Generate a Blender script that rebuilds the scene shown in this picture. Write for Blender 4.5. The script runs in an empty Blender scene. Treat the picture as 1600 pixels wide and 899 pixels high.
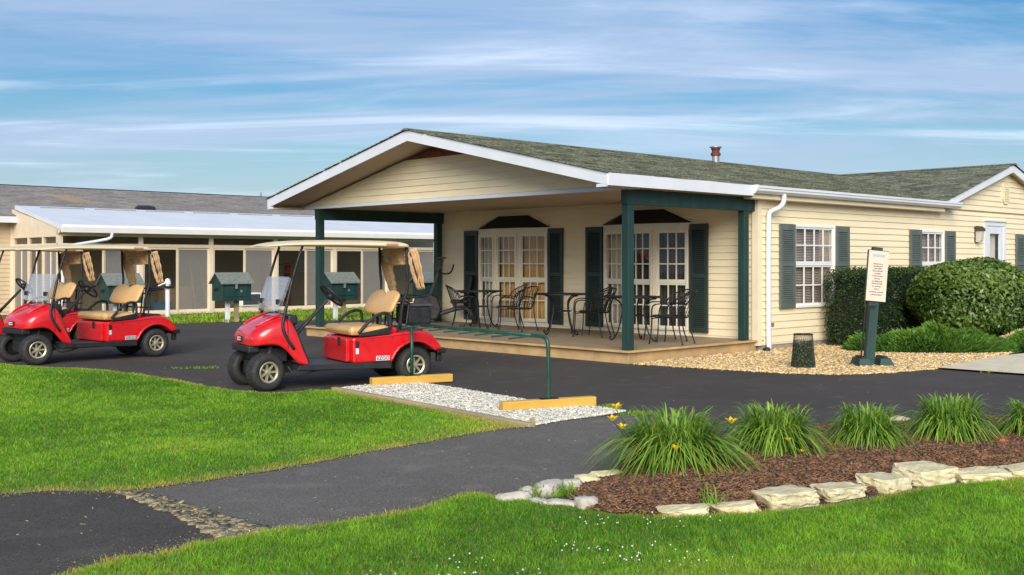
import bpy, bmesh, math, random
import numpy as np
from mathutils import Vector, Matrix
random.seed(7); rng = np.random.default_rng(7)
D = bpy.data; SC = bpy.context.scene; COL = SC.collection
R = math.radians

# ------------------------------------------------------------------ camera, sky, sun, exposure
EYE = 1.55; FOC = 1700.0; HOR = 410.0          # eye height, focal length and horizon row of the 1600 px wide view
cam = D.objects.new('camera', D.cameras.new('camera')); COL.objects.link(cam); SC.camera = cam
cam.location = (0, 0, EYE); cam.rotation_euler = (R(90), 0, 0)
cam.data.sensor_width = 36; cam.data.lens = FOC/1600*36; cam.data.shift_y = (HOR-449.5)/1600
cam.data.clip_start = 0.1; cam.data.clip_end = 3000
SUN_EL, SUN_AZ = 29, 182                        # azimuth clockwise from +Y: behind the camera, a little left
sun = D.objects.new('sun', D.lights.new('sun', 'SUN')); COL.objects.link(sun)
sun.data.energy = 2.15; sun.data.angle = R(40); sun.data.color = (1, .965, .91)
sd = Vector((math.sin(R(SUN_AZ))*math.cos(R(SUN_EL)), math.cos(R(SUN_AZ))*math.cos(R(SUN_EL)), math.sin(R(SUN_EL))))
sun.rotation_euler = sd.to_track_quat('Z', 'Y').to_euler(); sun.location = sd*60
wd = D.worlds.new('World'); SC.world = wd; wd.use_nodes = True
def build_world():
    nt = wd.node_tree; N = nt.nodes; L = nt.links; N.clear()
    out = N.new('ShaderNodeOutputWorld'); bg = N.new('ShaderNodeBackground'); bg.inputs[1].default_value = .15
    sky = N.new('ShaderNodeTexSky'); sky.sky_type = 'NISHITA'; sky.sun_disc = False
    sky.sun_elevation = R(SUN_EL); sky.sun_rotation = R(SUN_AZ); sky.air_density = 1.0; sky.dust_density = 1.6; sky.ozone_density = 2.2
    tc = N.new('ShaderNodeTexCoord'); sp = N.new('ShaderNodeSeparateXYZ'); L.new(tc.outputs['Generated'], sp.inputs[0])
    def M(op, a, b=None):
        m = N.new('ShaderNodeMath'); m.operation = op
        for i, v in enumerate((a, b)):
            if v is None: continue
            if isinstance(v, (int, float)): m.inputs[i].default_value = v
            else: L.new(v, m.inputs[i])
        return m.outputs[0]
    zz = M('ADD', M('MAXIMUM', sp.outputs[2], 0.0), .10)
    cx = M('DIVIDE', sp.outputs[0], zz); cy = M('DIVIDE', sp.outputs[1], zz)
    cb = N.new('ShaderNodeCombineXYZ'); L.new(cx, cb.inputs[0]); L.new(cy, cb.inputs[1])
    def layer(rot, scale, nscale, detail, dist, lo, hi, off):
        mp = N.new('ShaderNodeMapping'); mp.inputs['Rotation'].default_value = (0, 0, R(rot)); mp.inputs['Scale'].default_value = scale
        mp.inputs['Location'].default_value = (off, off*.7, 0); L.new(cb.outputs[0], mp.inputs[0])
        nz = N.new('ShaderNodeTexNoise'); nz.inputs['Scale'].default_value = nscale; nz.inputs['Detail'].default_value = detail
        nz.inputs['Roughness'].default_value = .58; nz.inputs['Distortion'].default_value = dist; L.new(mp.outputs[0], nz.inputs['Vector'])
        cr = N.new('ShaderNodeMapRange'); cr.inputs[1].default_value = lo; cr.inputs[2].default_value = hi; cr.interpolation_type = 'SMOOTHSTEP'
        L.new(nz.outputs[0], cr.inputs[0]); return cr.outputs[0]
    veil = layer(14, (.42, 1.0, 1), .70, 9, .6, .40, .60, 6.3)      # broad lavender veil
    wisp = layer(-12, (.45, 1.5, 1), .95, 9, .8, .48, .86, 5.4)    # thin cirrus streaks
    def mix(fac, a, b):
        m = N.new('ShaderNodeMix'); m.data_type = 'RGBA'; L.new(fac, m.inputs[0])
        for i, v in ((6, a), (7, b)):
            if isinstance(v, tuple): m.inputs[i].default_value = v
            else: L.new(v, m.inputs[i])
        return m.outputs[2]
    hs = N.new('ShaderNodeHueSaturation'); hs.inputs['Saturation'].default_value = 1.55; hs.inputs['Value'].default_value = .36; L.new(sky.outputs[0], hs.inputs['Color'])
    haze = M('POWER', M('SUBTRACT', 1.0, M('MAXIMUM', sp.outputs[2], 0.0)), 9.0)
    c0 = mix(M('MULTIPLY', haze, .62), hs.outputs[0], (1.65, 2.4, 3.2, 1))
    c1 = mix(M('MULTIPLY', veil, .72), c0, (1.75, 2.15, 2.95, 1))
    c2 = mix(M('MULTIPLY', wisp, .9), c1, (3.5, 3.9, 4.5, 1))
    L.new(c2, bg.inputs[0]); L.new(bg.outputs[0], out.inputs[0])
build_world()
vs = SC.view_settings; vs.view_transform = 'Standard'; vs.look = 'None'; vs.exposure = 1.0; vs.gamma = 1; vs.use_curve_mapping = False
SC.render.engine = 'CYCLES'

# ------------------------------------------------------------------ surveyed positions
TH = R(46.5); AX = np.array([math.sin(TH), math.cos(TH)]); BX = np.array([-math.cos(TH), math.sin(TH)])
def G(px, py, z=0.0):                              # a measured point of the ground (or of height z)
    d = FOC*(EYE-z)/(py-HOR); return np.array([(px-800)/FOC*d, d])
C0 = np.array([1.7687, 16.5204])                   # front corner of the porch deck
def W(u, v): return C0+u*AX+v*BX
def UV(p): return float((p-C0)@AX), float((p-C0)@BX)
GRID = math.pi/2-TH                                # heading of the building grid

# ------------------------------------------------------------------ helpers
class MB:
    def __init__(s): s.v = []; s.f = []
    def add(s, vs, fs):
        o = len(s.v); s.v += [tuple(map(float, p)) for p in vs]; s.f += [tuple(i+o for i in f) for f in fs]; return s
    def box(s, x0, x1, y0, y1, z0, z1):
        return s.add([(x0,y0,z0),(x1,y0,z0),(x1,y1,z0),(x0,y1,z0),(x0,y0,z1),(x1,y0,z1),(x1,y1,z1),(x0,y1,z1)], BOXF)
    def hexa(s, p): return s.add(p, BOXF)          # 8 corners, bottom ring then top ring
    def prism(s, poly, ax, a, b):                  # polygon extruded along axis ax between a and b
        def P(q, t): return {0: (t, q[0], q[1]), 1: (q[0], t, q[1]), 2: (q[0], q[1], t)}[ax]
        n = len(poly)
        return s.add([P(q, a) for q in poly]+[P(q, b) for q in poly],
            [tuple(range(n))[::-1], tuple(range(n, 2*n))]+[(i, (i+1) % n, n+(i+1) % n, n+i) for i in range(n)])
    def tube(s, pts, r, n=8, cap=True):
        pts = [Vector(p) for p in pts]; rs = r if isinstance(r, (list, tuple)) else [r]*len(pts)
        rings = []; up = None
        for i, p in enumerate(pts):
            t = (pts[min(i+1, len(pts)-1)]-pts[max(i-1, 0)]).normalized()
            if up is None: up = Vector((0, 0, 1)) if abs(t.z) < .9 else Vector((1, 0, 0))
            a = t.cross(up); a = a.normalized() if a.length > 1e-6 else t.orthogonal().normalized(); b = a.cross(t).normalized(); up = b
            rings.append([p+(a*math.cos(2*math.pi*k/n)+b*math.sin(2*math.pi*k/n))*rs[i] for k in range(n)])
        vs = [q for rg in rings for q in rg]; m = len(pts)
        fs = [(i*n+k, i*n+(k+1) % n, (i+1)*n+(k+1) % n, (i+1)*n+k) for i in range(m-1) for k in range(n)]
        if cap: fs += [tuple(range(n))[::-1], tuple(range((m-1)*n, m*n))]
        return s.add(vs, fs)
    def lathe(s, prof, n=24, axis=2, org=(0, 0, 0), close=False):
        vs = []; m = len(prof)
        for k in range(n):
            c, q = math.cos(2*math.pi*k/n), math.sin(2*math.pi*k/n)
            for r, h in prof:
                p = (r*c, r*q, h) if axis == 2 else (r*c, h, r*q)
                vs.append((p[0]+org[0], p[1]+org[1], p[2]+org[2]))
        rr = m if close else m-1
        fs = [(k*m+i, ((k+1) % n)*m+i, ((k+1) % n)*m+(i+1) % m, k*m+(i+1) % m) for k in range(n) for i in range(rr)]
        return s.add(vs, fs)
    def mesh(s, name):
        me = D.meshes.new(name); me.from_pydata(s.v, [], s.f); me.update(); return me
    def build(s, name, mat, parent=None, smooth=False, bevel=0, sub=0, **tags):
        bm = bmesh.new(); me = s.mesh(name); bm.from_mesh(me); bmesh.ops.recalc_face_normals(bm, faces=bm.faces); bm.to_mesh(me); bm.free()
        return put(name, me, mat, parent, smooth, bevel, sub, **tags)
BOXF = [(3,2,1,0),(4,5,6,7),(0,1,5,4),(1,2,6,5),(2,3,7,6),(3,0,4,7)]
def put(name, me, mat, parent=None, smooth=False, bevel=0, sub=0, **tags):
    o = D.objects.new(name, me); COL.objects.link(o)
    if mat and not me.materials: me.materials.append(mat)
    if parent: o.parent = parent
    if smooth: me.shade_smooth()
    if bevel:
        b = o.modifiers.new('bevel', 'BEVEL'); b.width = bevel; b.segments = 2; b.limit_method = 'ANGLE'; b.angle_limit = R(38)
    if sub:
        m = o.modifiers.new('sub', 'SUBSURF'); m.levels = sub; m.render_levels = sub
    tag(o, **tags); return o
def tag(o, label=None, cat=None, group=None, kind=None):
    if label: o['label'] = label
    if cat: o['category'] = cat
    if group: o['group'] = group
    if kind: o['kind'] = kind
    return o
def thing(name, loc, rz, label, cat, group=None):
    o = D.objects.new(name, None); COL.objects.link(o); o.location = (loc[0], loc[1], loc[2] if len(loc) > 2 else 0)
    o.rotation_euler = (0, 0, rz); o.empty_display_size = .2; return tag(o, label, cat, group)
def copy_tree(o, parent=None):
    c = o.copy(); COL.objects.link(c)
    if parent: c.parent = parent
    for ch in o.children: copy_tree(ch, c)
    return c
def soft(pts, it=1):                                # Chaikin-smoothed open polyline
    for _ in range(it):
        q = [pts[0]]
        for a, b in zip(pts[:-1], pts[1:]):
            a, b = np.array(a, float), np.array(b, float); q += [a*.75+b*.25, a*.25+b*.75]
        pts = q+[pts[-1]]
    return [tuple(p) for p in pts]

# ------------------------------------------------------------------ materials
MT = {}
def mat(name, col, rough=.6, var=0., vs=6., bump=0., bs=60., metal=0., coat=0., spec=.5, col2=None, island=0., stretch=None, detail=4., coord='Object', c2pos=(.35, .65)):
    m = D.materials.new(name); m.use_nodes = True; MT[name] = m
    nt = m.node_tree; N = nt.nodes; L = nt.links; b = N['Principled BSDF']
    b.inputs['Roughness'].default_value = rough; b.inputs['Metallic'].default_value = metal
    b.inputs['Coat Weight'].default_value = coat; b.inputs['Coat Roughness'].default_value = .06; b.inputs['Specular IOR Level'].default_value = spec
    c = (*col, 1); b.inputs['Base Color'].default_value = c
    tc = N.new('ShaderNodeTexCoord'); src = tc.outputs[coord]
    if stretch:
        mp = N.new('ShaderNodeMapping'); mp.inputs['Scale'].default_value = stretch; L.new(src, mp.inputs[0]); src = mp.outputs[0]
    cur = None
    if col2 or var:
        nz = N.new('ShaderNodeTexNoise'); nz.inputs['Scale'].default_value = vs; nz.inputs['Detail'].default_value = detail; nz.inputs['Roughness'].default_value = .62
        L.new(src, nz.inputs['Vector']); rp = N.new('ShaderNodeValToRGB'); e = rp.color_ramp.elements
        e[0].position, e[1].position = c2pos
        e[0].color = c if col2 else tuple(x*(1-var) for x in col)+(1,); e[1].color = (*col2, 1) if col2 else tuple(min(1, x*(1+var)) for x in col)+(1,)
        L.new(nz.outputs[0], rp.inputs[0]); cur = rp.outputs[0]
    if island:
        ge = N.new('ShaderNodeNewGeometry'); hs = N.new('ShaderNodeHueSaturation'); mr = N.new('ShaderNodeMapRange')
        mr.inputs[3].default_value = 1-island; mr.inputs[4].default_value = 1+island; L.new(ge.outputs['Random Per Island'], mr.inputs[0]); L.new(mr.outputs[0], hs.inputs['Value'])
        if cur: L.new(cur, hs.inputs['Color'])
        else: hs.inputs['Color'].default_value = c
        cur = hs.outputs[0]
    if cur: L.new(cur, b.inputs['Base Color'])
    if bump:
        n2 = N.new('ShaderNodeTexNoise'); n2.inputs['Scale'].default_value = bs; n2.inputs['Detail'].default_value = 3; L.new(src, n2.inputs['Vector'])
        bp = N.new('ShaderNodeBump'); bp.inputs['Strength'].default_value = bump; bp.inputs['Distance'].default_value = .01
        L.new(n2.outputs[0], bp.inputs['Height']); L.new(bp.outputs[0], b.inputs['Normal'])
    return m
def leafmat(name, ca, cb, cc=None, rough=.5, transl=.35, attr=True, spec=.35):
    """foliage: colour runs from ca to cb by each blade's own random number, towards cc by its dryness"""
    m = D.materials.new(name); m.use_nodes = True; MT[name] = m; nt = m.node_tree; N = nt.nodes; L = nt.links; b = N['Principled BSDF']; out = N['Material Output']
    at = N.new('ShaderNodeAttribute'); at.attribute_name = 'rnd'; mx = N.new('ShaderNodeMix'); mx.data_type = 'RGBA'
    mx.inputs[6].default_value = (*ca, 1); mx.inputs[7].default_value = (*cb, 1); L.new(at.outputs['Fac'], mx.inputs[0]); c = mx.outputs[2]
    if cc:
        a2 = N.new('ShaderNodeAttribute'); a2.attribute_name = 'dry'; m2 = N.new('ShaderNodeMix'); m2.data_type = 'RGBA'
        L.new(a2.outputs['Fac'], m2.inputs[0]); L.new(c, m2.inputs[6]); m2.inputs[7].default_value = (*cc, 1); c = m2.outputs[2]
    L.new(c, b.inputs['Base Color']); b.inputs['Roughness'].default_value = rough; b.inputs['Specular IOR Level'].default_value = spec
    tr = N.new('ShaderNodeBsdfTranslucent'); L.new(c, tr.inputs[0]); ms = N.new('ShaderNodeMixShader'); ms.inputs[0].default_value = transl
    L.new(b.outputs[0], ms.inputs[1]); L.new(tr.outputs[0], ms.inputs[2]); L.new(ms.outputs[0], out.inputs[0]); return m
def glassmat(name, tint, refl=.1, rough=.02, dens=0., dcol=(.5, .5, .5)):
    m = D.materials.new(name); m.use_nodes = True; MT[name] = m; nt = m.node_tree; N = nt.nodes; L = nt.links; N.clear()
    out = N.new('ShaderNodeOutputMaterial'); t = N.new('ShaderNodeBsdfTransparent'); t.inputs[0].default_value = (*tint, 1)
    g = N.new('ShaderNodeBsdfGlossy'); g.inputs['Roughness'].default_value = rough
    fr = N.new('ShaderNodeFresnel'); fr.inputs[0].default_value = 1.5; ad = N.new('ShaderNodeMath'); ad.operation = 'ADD'; ad.inputs[1].default_value = refl; ad.use_clamp = True
    ge = N.new('ShaderNodeNewGeometry'); iv = N.new('ShaderNodeMath'); iv.operation = 'SUBTRACT'; iv.inputs[0].default_value = 1; L.new(ge.outputs['Backfacing'], iv.inputs[1])
    mu = N.new('ShaderNodeMath'); mu.operation = 'MULTIPLY'; L.new(fr.outputs[0], ad.inputs[0]); L.new(ad.outputs[0], mu.inputs[0]); L.new(iv.outputs[0], mu.inputs[1])
    ms = N.new('ShaderNodeMixShader'); L.new(mu.outputs[0], ms.inputs[0])
    base = t.outputs[0]
    if dens:
        df = N.new('ShaderNodeBsdfDiffuse'); df.inputs[0].default_value = (*dcol, 1); m2 = N.new('ShaderNodeMixShader'); m2.inputs[0].default_value = dens
        L.new(t.outputs[0], m2.inputs[1]); L.new(df.outputs[0], m2.inputs[2]); base = m2.outputs[0]
    L.new(base, ms.inputs[1]); L.new(g.outputs[0], ms.inputs[2]); L.new(ms.outputs[0], out.inputs[0]); return m

mat('siding', (.82, .70, .46), .55, var=.05, vs=1.3, bump=.12, bs=30, stretch=(1, 1, 6), island=.035)
mat('siding_tan', (.60, .46, .29), .6, var=.06, vs=1.5)
mat('cream_trim', (.79, .68, .46), .55, var=.05, vs=2)
mat('white_trim', (.68, .70, .72), .45, var=.04, vs=2)
mat('white_metal', (.68, .69, .70), .35, var=.05, vs=1.2)
mat('frame_white', (.80, .78, .72), .45, var=.03, vs=3)
mat('frame_cream', (.80, .73, .57), .45, var=.04, vs=3)
mat('frame_tan', (.74, .60, .43), .5, var=.05, vs=3)
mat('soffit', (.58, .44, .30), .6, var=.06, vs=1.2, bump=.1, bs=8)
mat('green_wood', (.011, .042, .035), .55, var=.30, vs=5, bump=.25, bs=25, stretch=(1, 1, .15))
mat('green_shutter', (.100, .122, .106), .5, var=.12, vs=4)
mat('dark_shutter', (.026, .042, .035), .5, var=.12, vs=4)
mat('hood_black', (.012, .014, .012), .6, var=.2, vs=4)
mat('rust_wood', (.20, .055, .02), .7, var=.3, vs=14, bump=.3, bs=40)
mat('deck_tan', (.50, .33, .15), .6, var=.16, vs=3, bump=.2, bs=30)
mat('deck_floor', (.30, .22, .13), .7, var=.14, vs=4, bump=.15, bs=30)
mat('block', (.30, .27, .23), .85, var=.15, vs=9, bump=.4, bs=40)
mat('shingle_olive', (.075, .082, .050), .9, col2=(.22, .228, .158), vs=16, island=.46, bump=.5, bs=130)
mat('shingle_grey', (.20, .18, .165), .9, col2=(.29, .265, .245), vs=9, island=.2, bump=.4, bs=110)
mat('box_roof', (.13, .15, .125), .85, col2=(.20, .215, .185), vs=12, bump=.4, bs=60)
mat('patch_tan', (.33, .23, .16), .85, var=.12, vs=4)
mat('brick_red', (.12, .035, .024), .7, var=.2, vs=10)
mat('galv', (.34, .34, .33), .5, var=.1, vs=8, metal=.6)
mat('curtain', (.62, .55, .44), .8, var=.1, vs=3)
mat('curtain_gold', (.66, .40, .13), .8, var=.12, vs=3)
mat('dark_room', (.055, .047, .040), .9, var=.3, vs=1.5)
mat('blind', (.42, .33, .27), .6, var=.1, vs=2)
mat('black_iron', (.010, .010, .011), .42, spec=.4)
mat('black_plastic', (.014, .014, .015), .5, var=.2, vs=12, bump=.1, bs=90)
mat('grey_plastic', (.05, .05, .052), .55, var=.15, vs=9)
mat('rubber', (.026, .025, .024), .75, var=.25, vs=18, bump=.3, bs=120)
mat('cart_red', (.62, .008, .012), .28, coat=.7, var=.05, vs=3)
mat('rim_gold', (.50, .45, .30), .35, metal=.55, var=.1, vs=12)
mat('vinyl_tan', (.62, .38, .15), .42, var=.07, vs=5, bump=.12, bs=14)
mat('canopy_cream', (.74, .60, .36), .4, var=.04, vs=3)
mat('canvas', (.58, .38, .19), .8, var=.16, vs=6, bump=.5, bs=16)
mat('amber', (.52, .23, .10), .35)
mat('badge', (.62, .62, .62), .35)
mat('badge_black', (.01, .01, .01), .4)
mat('tape_yellow', (.62, .36, .06), .6, var=.10, vs=8, bump=.25, bs=35, stretch=(.2, 1, 1))
mat('rack_green', (.010, .062, .040), .4, var=.2, vs=10)
mat('timber_grey', (.34, .27, .15), .85, var=.22, vs=7, bump=.5, bs=40, stretch=(.12, 1, 1))
mat('pvc', (.78, .78, .76), .4, var=.04, vs=4)
mat('sign_face', (.68, .55, .42), .5, var=.06, vs=3)
mat('ink', (.10, .10, .11), .6)
mat('ink_blue', (.33, .42, .46), .6)
def asphalt(name, ca, cb, vs, fleck):
    m = mat(name, ca, .9, col2=cb, vs=vs, detail=8, spec=.25); nt = m.node_tree; N = nt.nodes; L = nt.links; b = N['Principled BSDF']; base = b.inputs['Base Color'].links[0].from_socket
    tc = N.new('ShaderNodeTexCoord'); cur = base
    for sc, lo, hi, f, col in ((60, .42, .62, .45, tuple(c*1.9 for c in ca)), (95, .52, .44, .5, tuple(c*.45 for c in ca)), (26, .70, .74, .7, fleck), (3.0, .56, .72, .30, tuple(c*1.7 for c in cb))):
        nz = N.new('ShaderNodeTexNoise'); nz.inputs['Scale'].default_value = sc; nz.inputs['Detail'].default_value = 3; L.new(tc.outputs['Object'], nz.inputs['Vector'])
        mr = N.new('ShaderNodeMapRange'); mr.inputs[1].default_value = lo; mr.inputs[2].default_value = hi; mr.inputs[4].default_value = f; L.new(nz.outputs[0], mr.inputs[0])
        mx = N.new('ShaderNodeMix'); mx.data_type = 'RGBA'; L.new(mr.outputs[0], mx.inputs[0]); L.new(cur, mx.inputs[6]); mx.inputs[7].default_value = (*col, 1); cur = mx.outputs[2]
    L.new(cur, b.inputs['Base Color'])
    nz = N.new('ShaderNodeTexNoise'); nz.inputs['Scale'].default_value = 75; nz.inputs['Detail'].default_value = 4; L.new(tc.outputs['Object'], nz.inputs['Vector'])
    bp = N.new('ShaderNodeBump'); bp.inputs['Strength'].default_value = .7; bp.inputs['Distance'].default_value = .012; L.new(nz.outputs[0], bp.inputs['Height']); L.new(bp.outputs[0], b.inputs['Normal'])
asphalt('asphalt', (.056, .048, .042), (.084, .072, .063), .5, (.14, .12, .10))
asphalt('asphalt_path', (.118, .106, .092), (.156, .141, .122), .8, (.26, .23, .19))
asphalt('asphalt_dark', (.060, .053, .045), (.085, .075, .064), 1.3, (.24, .21, .17))
mat('soil', (.045, .06, .014), .95, col2=(.10, .12, .03), vs=3, bump=.4, bs=50)
mat('dry_soil', (.26, .19, .09), .95, col2=(.15, .14, .06), vs=7, bump=.4, bs=60)
mat('mulch_base', (.065, .03, .014), .95, col2=(.13, .06, .03), vs=22, bump=.8, bs=50)
mat('chips', (.21, .105, .050), .9, island=.7, var=.2, vs=9)
mat('gravel_base', (.30, .20, .08), .95, col2=(.42, .28, .12), vs=20, bump=.7, bs=45)
mat('pebble_tan', (.64, .42, .17), .8, island=.42, col2=(.68, .52, .28), vs=7)
mat('white_base', (.42, .40, .34), .95, var=.3, vs=30, bump=.7, bs=60)
mat('pebble_white', (.66, .62, .51), .8, island=.25)
mat('cobble', (.17, .135, .075), .85, island=.5, col2=(.30, .25, .15), vs=10)
mat('concrete', (.66, .57, .40), .85, var=.09, vs=3, bump=.3, bs=70)
mat('limestone', (.50, .42, .22), .9, col2=(.74, .66, .42), vs=9, bump=1., bs=34)
mat('fieldstone', (.42, .38, .32), .85, col2=(.60, .55, .46), vs=9, bump=.6, bs=26)
mat('straw', (.50, .42, .28), .9, island=.3)
mat('bark', (.06, .045, .03), .9, var=.3, vs=20, bump=.5, bs=40)
mat('core_green', (.010, .018, .006), .95, var=.3, vs=14)
mat('clover_white', (.62, .62, .52), .8)
mat('lily_yellow', (.80, .52, .015), .5)
mat('red_scrap', (.60, .03, .03), .5)
mat('blue_bin', (.10, .18, .30), .5)
mat('shelf_red', (.16, .035, .018), .6, var=.15, vs=4)
mat('box_tan', (.42, .30, .17), .8, var=.1, vs=4)
def dusty(m, sc, lo, hi):
    nt = m.node_tree; N = nt.nodes; nz = N.new('ShaderNodeTexNoise'); nz.inputs['Scale'].default_value = sc; nz.inputs['Detail'].default_value = 7
    tc = N.new('ShaderNodeTexCoord'); nt.links.new(tc.outputs['Object'], nz.inputs['Vector']); mr = N.new('ShaderNodeMapRange'); mr.inputs[1].default_value = .35; mr.inputs[2].default_value = .7; mr.inputs[3].default_value = lo; mr.inputs[4].default_value = hi
    nt.links.new(nz.outputs[0], mr.inputs[0]); nt.links.new(mr.outputs[0], N['Principled BSDF'].inputs['Roughness'])
dusty(MT['cart_red'], 9, .22, .5); dusty(MT['rubber'], 14, .6, .95); dusty(MT['black_plastic'], 12, .4, .75)
leafmat('grass', (.075, .25, .012), (.28, .56, .03), (.56, .47, .09), transl=.4)
leafmat('lily_leaf', (.040, .13, .014), (.36, .56, .07), (.40, .30, .06), transl=.32)
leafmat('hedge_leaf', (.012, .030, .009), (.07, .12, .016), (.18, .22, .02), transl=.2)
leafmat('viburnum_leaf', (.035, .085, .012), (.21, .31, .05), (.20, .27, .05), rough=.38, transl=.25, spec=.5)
leafmat('juniper_leaf', (.04, .13, .02), (.24, .44, .06), (.20, .17, .05), transl=.25)
leafmat('clippings', (.02, .05, .010), (.11, .17, .05), (.16, .12, .05), transl=.2)
glassmat('glass', (.97, .975, .97), .0)
glassmat('glass_grey', (.86, .86, .85), .02)
glassmat('screen', (.84, .83, .80), .0, .4, .28, (.44, .41, .37))
glassmat('plexi', (.97, .97, .97), .05, .05, .13, (.80, .79, .77))
glassmat('plexi_lamp', (.85, .85, .85), .06, .15, .5, (.8, .76, .66))

# ------------------------------------------------------------------ ground
def poly_sheet(name, pts, z, m, kind='structure', jit=0., step=.25):
    P = []
    n = len(pts)
    for i in range(n):
        a, b = np.array(pts[i]), np.array(pts[(i+1) % n]); k = max(1, int(np.hypot(*(b-a))/step)) if jit else 1
        k = min(k, 60)
        for j in range(k):
            q = a+(b-a)*j/k; P.append(q+rng.normal(0, jit, 2) if jit else q)
    mb = MB(); mb.add([(p[0], p[1], z) for p in P], [tuple(range(len(P)))])
    o = mb.build(name, m); o['kind'] = kind
    if o.data.polygons[0].normal.z < 0: o.data.flip_normals()
    return o
def px(*pp): return [G(a, b) for a, b in pp]
gr = MB(); gr.add([(-900, -60, -.02), (900, -60, -.02), (900, 1500, -.02), (-900, 1500, -.02)], [(0, 1, 2, 3)])
gr.build('ground', MT['soil'], kind='structure')
DRV = [W(-60, 15.2), W(2, 14.6), W(4, 13.1), W(11.5, 12.7), W(11.5, 9.2), W(3.4, 9.2), W(3.4, -.4), W(24, -5.5), (40, 10), (30, 4), (3, 3), (-30, 3)]
poly_sheet('driveway', DRV, 0.0, MT['asphalt'])
LAWN_L = px((-500, 562), (-150, 566), (0, 570), (62, 575), (120, 577), (165, 580), (215, 586), (262, 593), (330, 606), (372, 612), (420, 616), (470, 614), (519, 611),
            (600, 627), (700, 646), (800, 666), (829, 669), (790, 671), (700, 686), (600, 704), (500, 723), (400, 741), (300, 756), (205, 769), (165, 770), (80, 769), (0, 775), (-200, 790), (-500, 800))
LAWN_F = px((30, 935), (105, 899), (200, 874), (250, 870), (300, 856), (343, 846), (422, 833), (470, 827), (542, 817), (600, 808), (645, 800), (690, 786), (731, 773), (786, 780), (850, 786),
            (910, 796), (960, 806), (1030, 812), (1110, 808), (1190, 804), (1270, 796), (1350, 784), (1430, 768), (1500, 758), (1600, 751), (1760, 744), (2300, 740), (2300, 1000), (900, 1100), (-60, 1000))
PATH = px((196, 769), (300, 754), (400, 740), (500, 722), (600, 703), (700, 685), (790, 669), (830, 667), (880, 658), (916, 654), (975, 648), (1040, 652), (1040, 700), (985, 730), (960, 748), (900, 766), (850, 776),
          (795, 785), (731, 780), (645, 806), (542, 823), (422, 838), (380, 830), (300, 800))
PATH_D = px((-500, 805), (0, 772), (80, 766), (165, 767), (200, 772), (300, 806), (345, 848), (200, 880), (100, 905), (20, 945), (-90, 1010), (-700, 1000))
poly_sheet('path', PATH, .004, MT['asphalt_path'])
poly_sheet('path', PATH_D, .006, MT['asphalt_dark'])
poly_sheet('lawn', LAWN_L, .010, MT['dry_soil'], jit=.025, step=.12)
poly_sheet('lawn', LAWN_F, .010, MT['dry_soil'], jit=.02, step=.1)
GRAV = [W(-.02, -.05), *px((1050, 574), (1100, 577), (1150, 580.5), (1200, 583), (1250, 585.5), (1300, 586.5), (1350, 586), (1400, 583), (1440, 580), (1470, 577)), *px((1530, 566), (1565, 559)), W(9, -2.6), W(13, -2.0), W(13, -.02), W(3.4, -.02)]
poly_sheet('gravel_bed', GRAV, .008, MT['gravel_base'], jit=.012)
poly_sheet('walkway', px((1463, 577.5), (1600, 587.5), (1700, 594), (1700, 551), (1600, 555), (1560, 559)), .03, MT['concrete'])
WGR = px((532, 608), (640, 598), (702, 607), (780, 620), (860, 634), (922, 636), (978, 645), (930, 652), (880, 659), (832, 668))
poly_sheet('white_gravel_pad', WGR, .012, MT['white_base'], jit=.015)
BED = px((885, 790), (905, 765), (935, 752), (965, 742), (985, 718), (1060, 692), (1180, 674), (1300, 666), (1420, 661), (1600, 652), (1800, 646), (1800, 735), (1600, 742), (1500, 748), (1430, 758), (1350, 775), (1270, 787), (1190, 797), (1110, 802), (1030, 808), (960, 806), (915, 800))

def inside(P, poly):
    poly = np.array(poly); x, y = P[:, 0], P[:, 1]; r = np.zeros(len(P), bool); n = len(poly)
    for i in range(n):
        x1, y1 = poly[i]; x2, y2 = poly[(i+1) % n]
        if y1 == y2: continue
        c = ((y1 > y) != (y2 > y)) & (x < (x2-x1)*(y-y1)/(y2-y1)+x1); r ^= c
    return r
def edge_dist(P, poly):
    poly = np.array(poly); d = np.full(len(P), 1e9); n = len(poly)
    for i in range(n):
        a, b = poly[i], poly[(i+1) % n]; ab = b-a; t = np.clip(((P-a)@ab)/max(1e-9, ab@ab), 0, 1); q = a+t[:, None]*ab
        d = np.minimum(d, np.hypot(*(P-q).T))
    return d
def scatter(poly, dens, vis=True):
    poly = np.array(poly); lo, hi = poly.min(0), poly.max(0); lo[1] = max(lo[1], 4.0); hi[1] = min(hi[1], 40)
    if vis: lo[0] = max(lo[0], -.5*hi[1]-2); hi[0] = min(hi[0], .5*hi[1]+2)
    n = int(dens*(hi[0]-lo[0])*(hi[1]-lo[1])); P = lo+rng.random((n, 2))*(hi-lo); P = P[inside(P, poly)]
    if vis: P = P[np.abs(P[:, 0]) < .49*P[:, 1]+1.6]
    return P
def vnoise(P, s, seed):
    r = np.random.default_rng(seed); T = r.random((64, 64)); q = P*s; i = np.floor(q).astype(int); t = q-i; t = t*t*(3-2*t)
    g = lambda a, b: T[a % 64, b % 64]
    return (g(i[:, 0], i[:, 1])*(1-t[:, 0])+g(i[:, 0]+1, i[:, 1])*t[:, 0])*(1-t[:, 1])+(g(i[:, 0], i[:, 1]+1)*(1-t[:, 0])+g(i[:, 0]+1, i[:, 1]+1)*t[:, 0])*t[:, 1]
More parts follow.
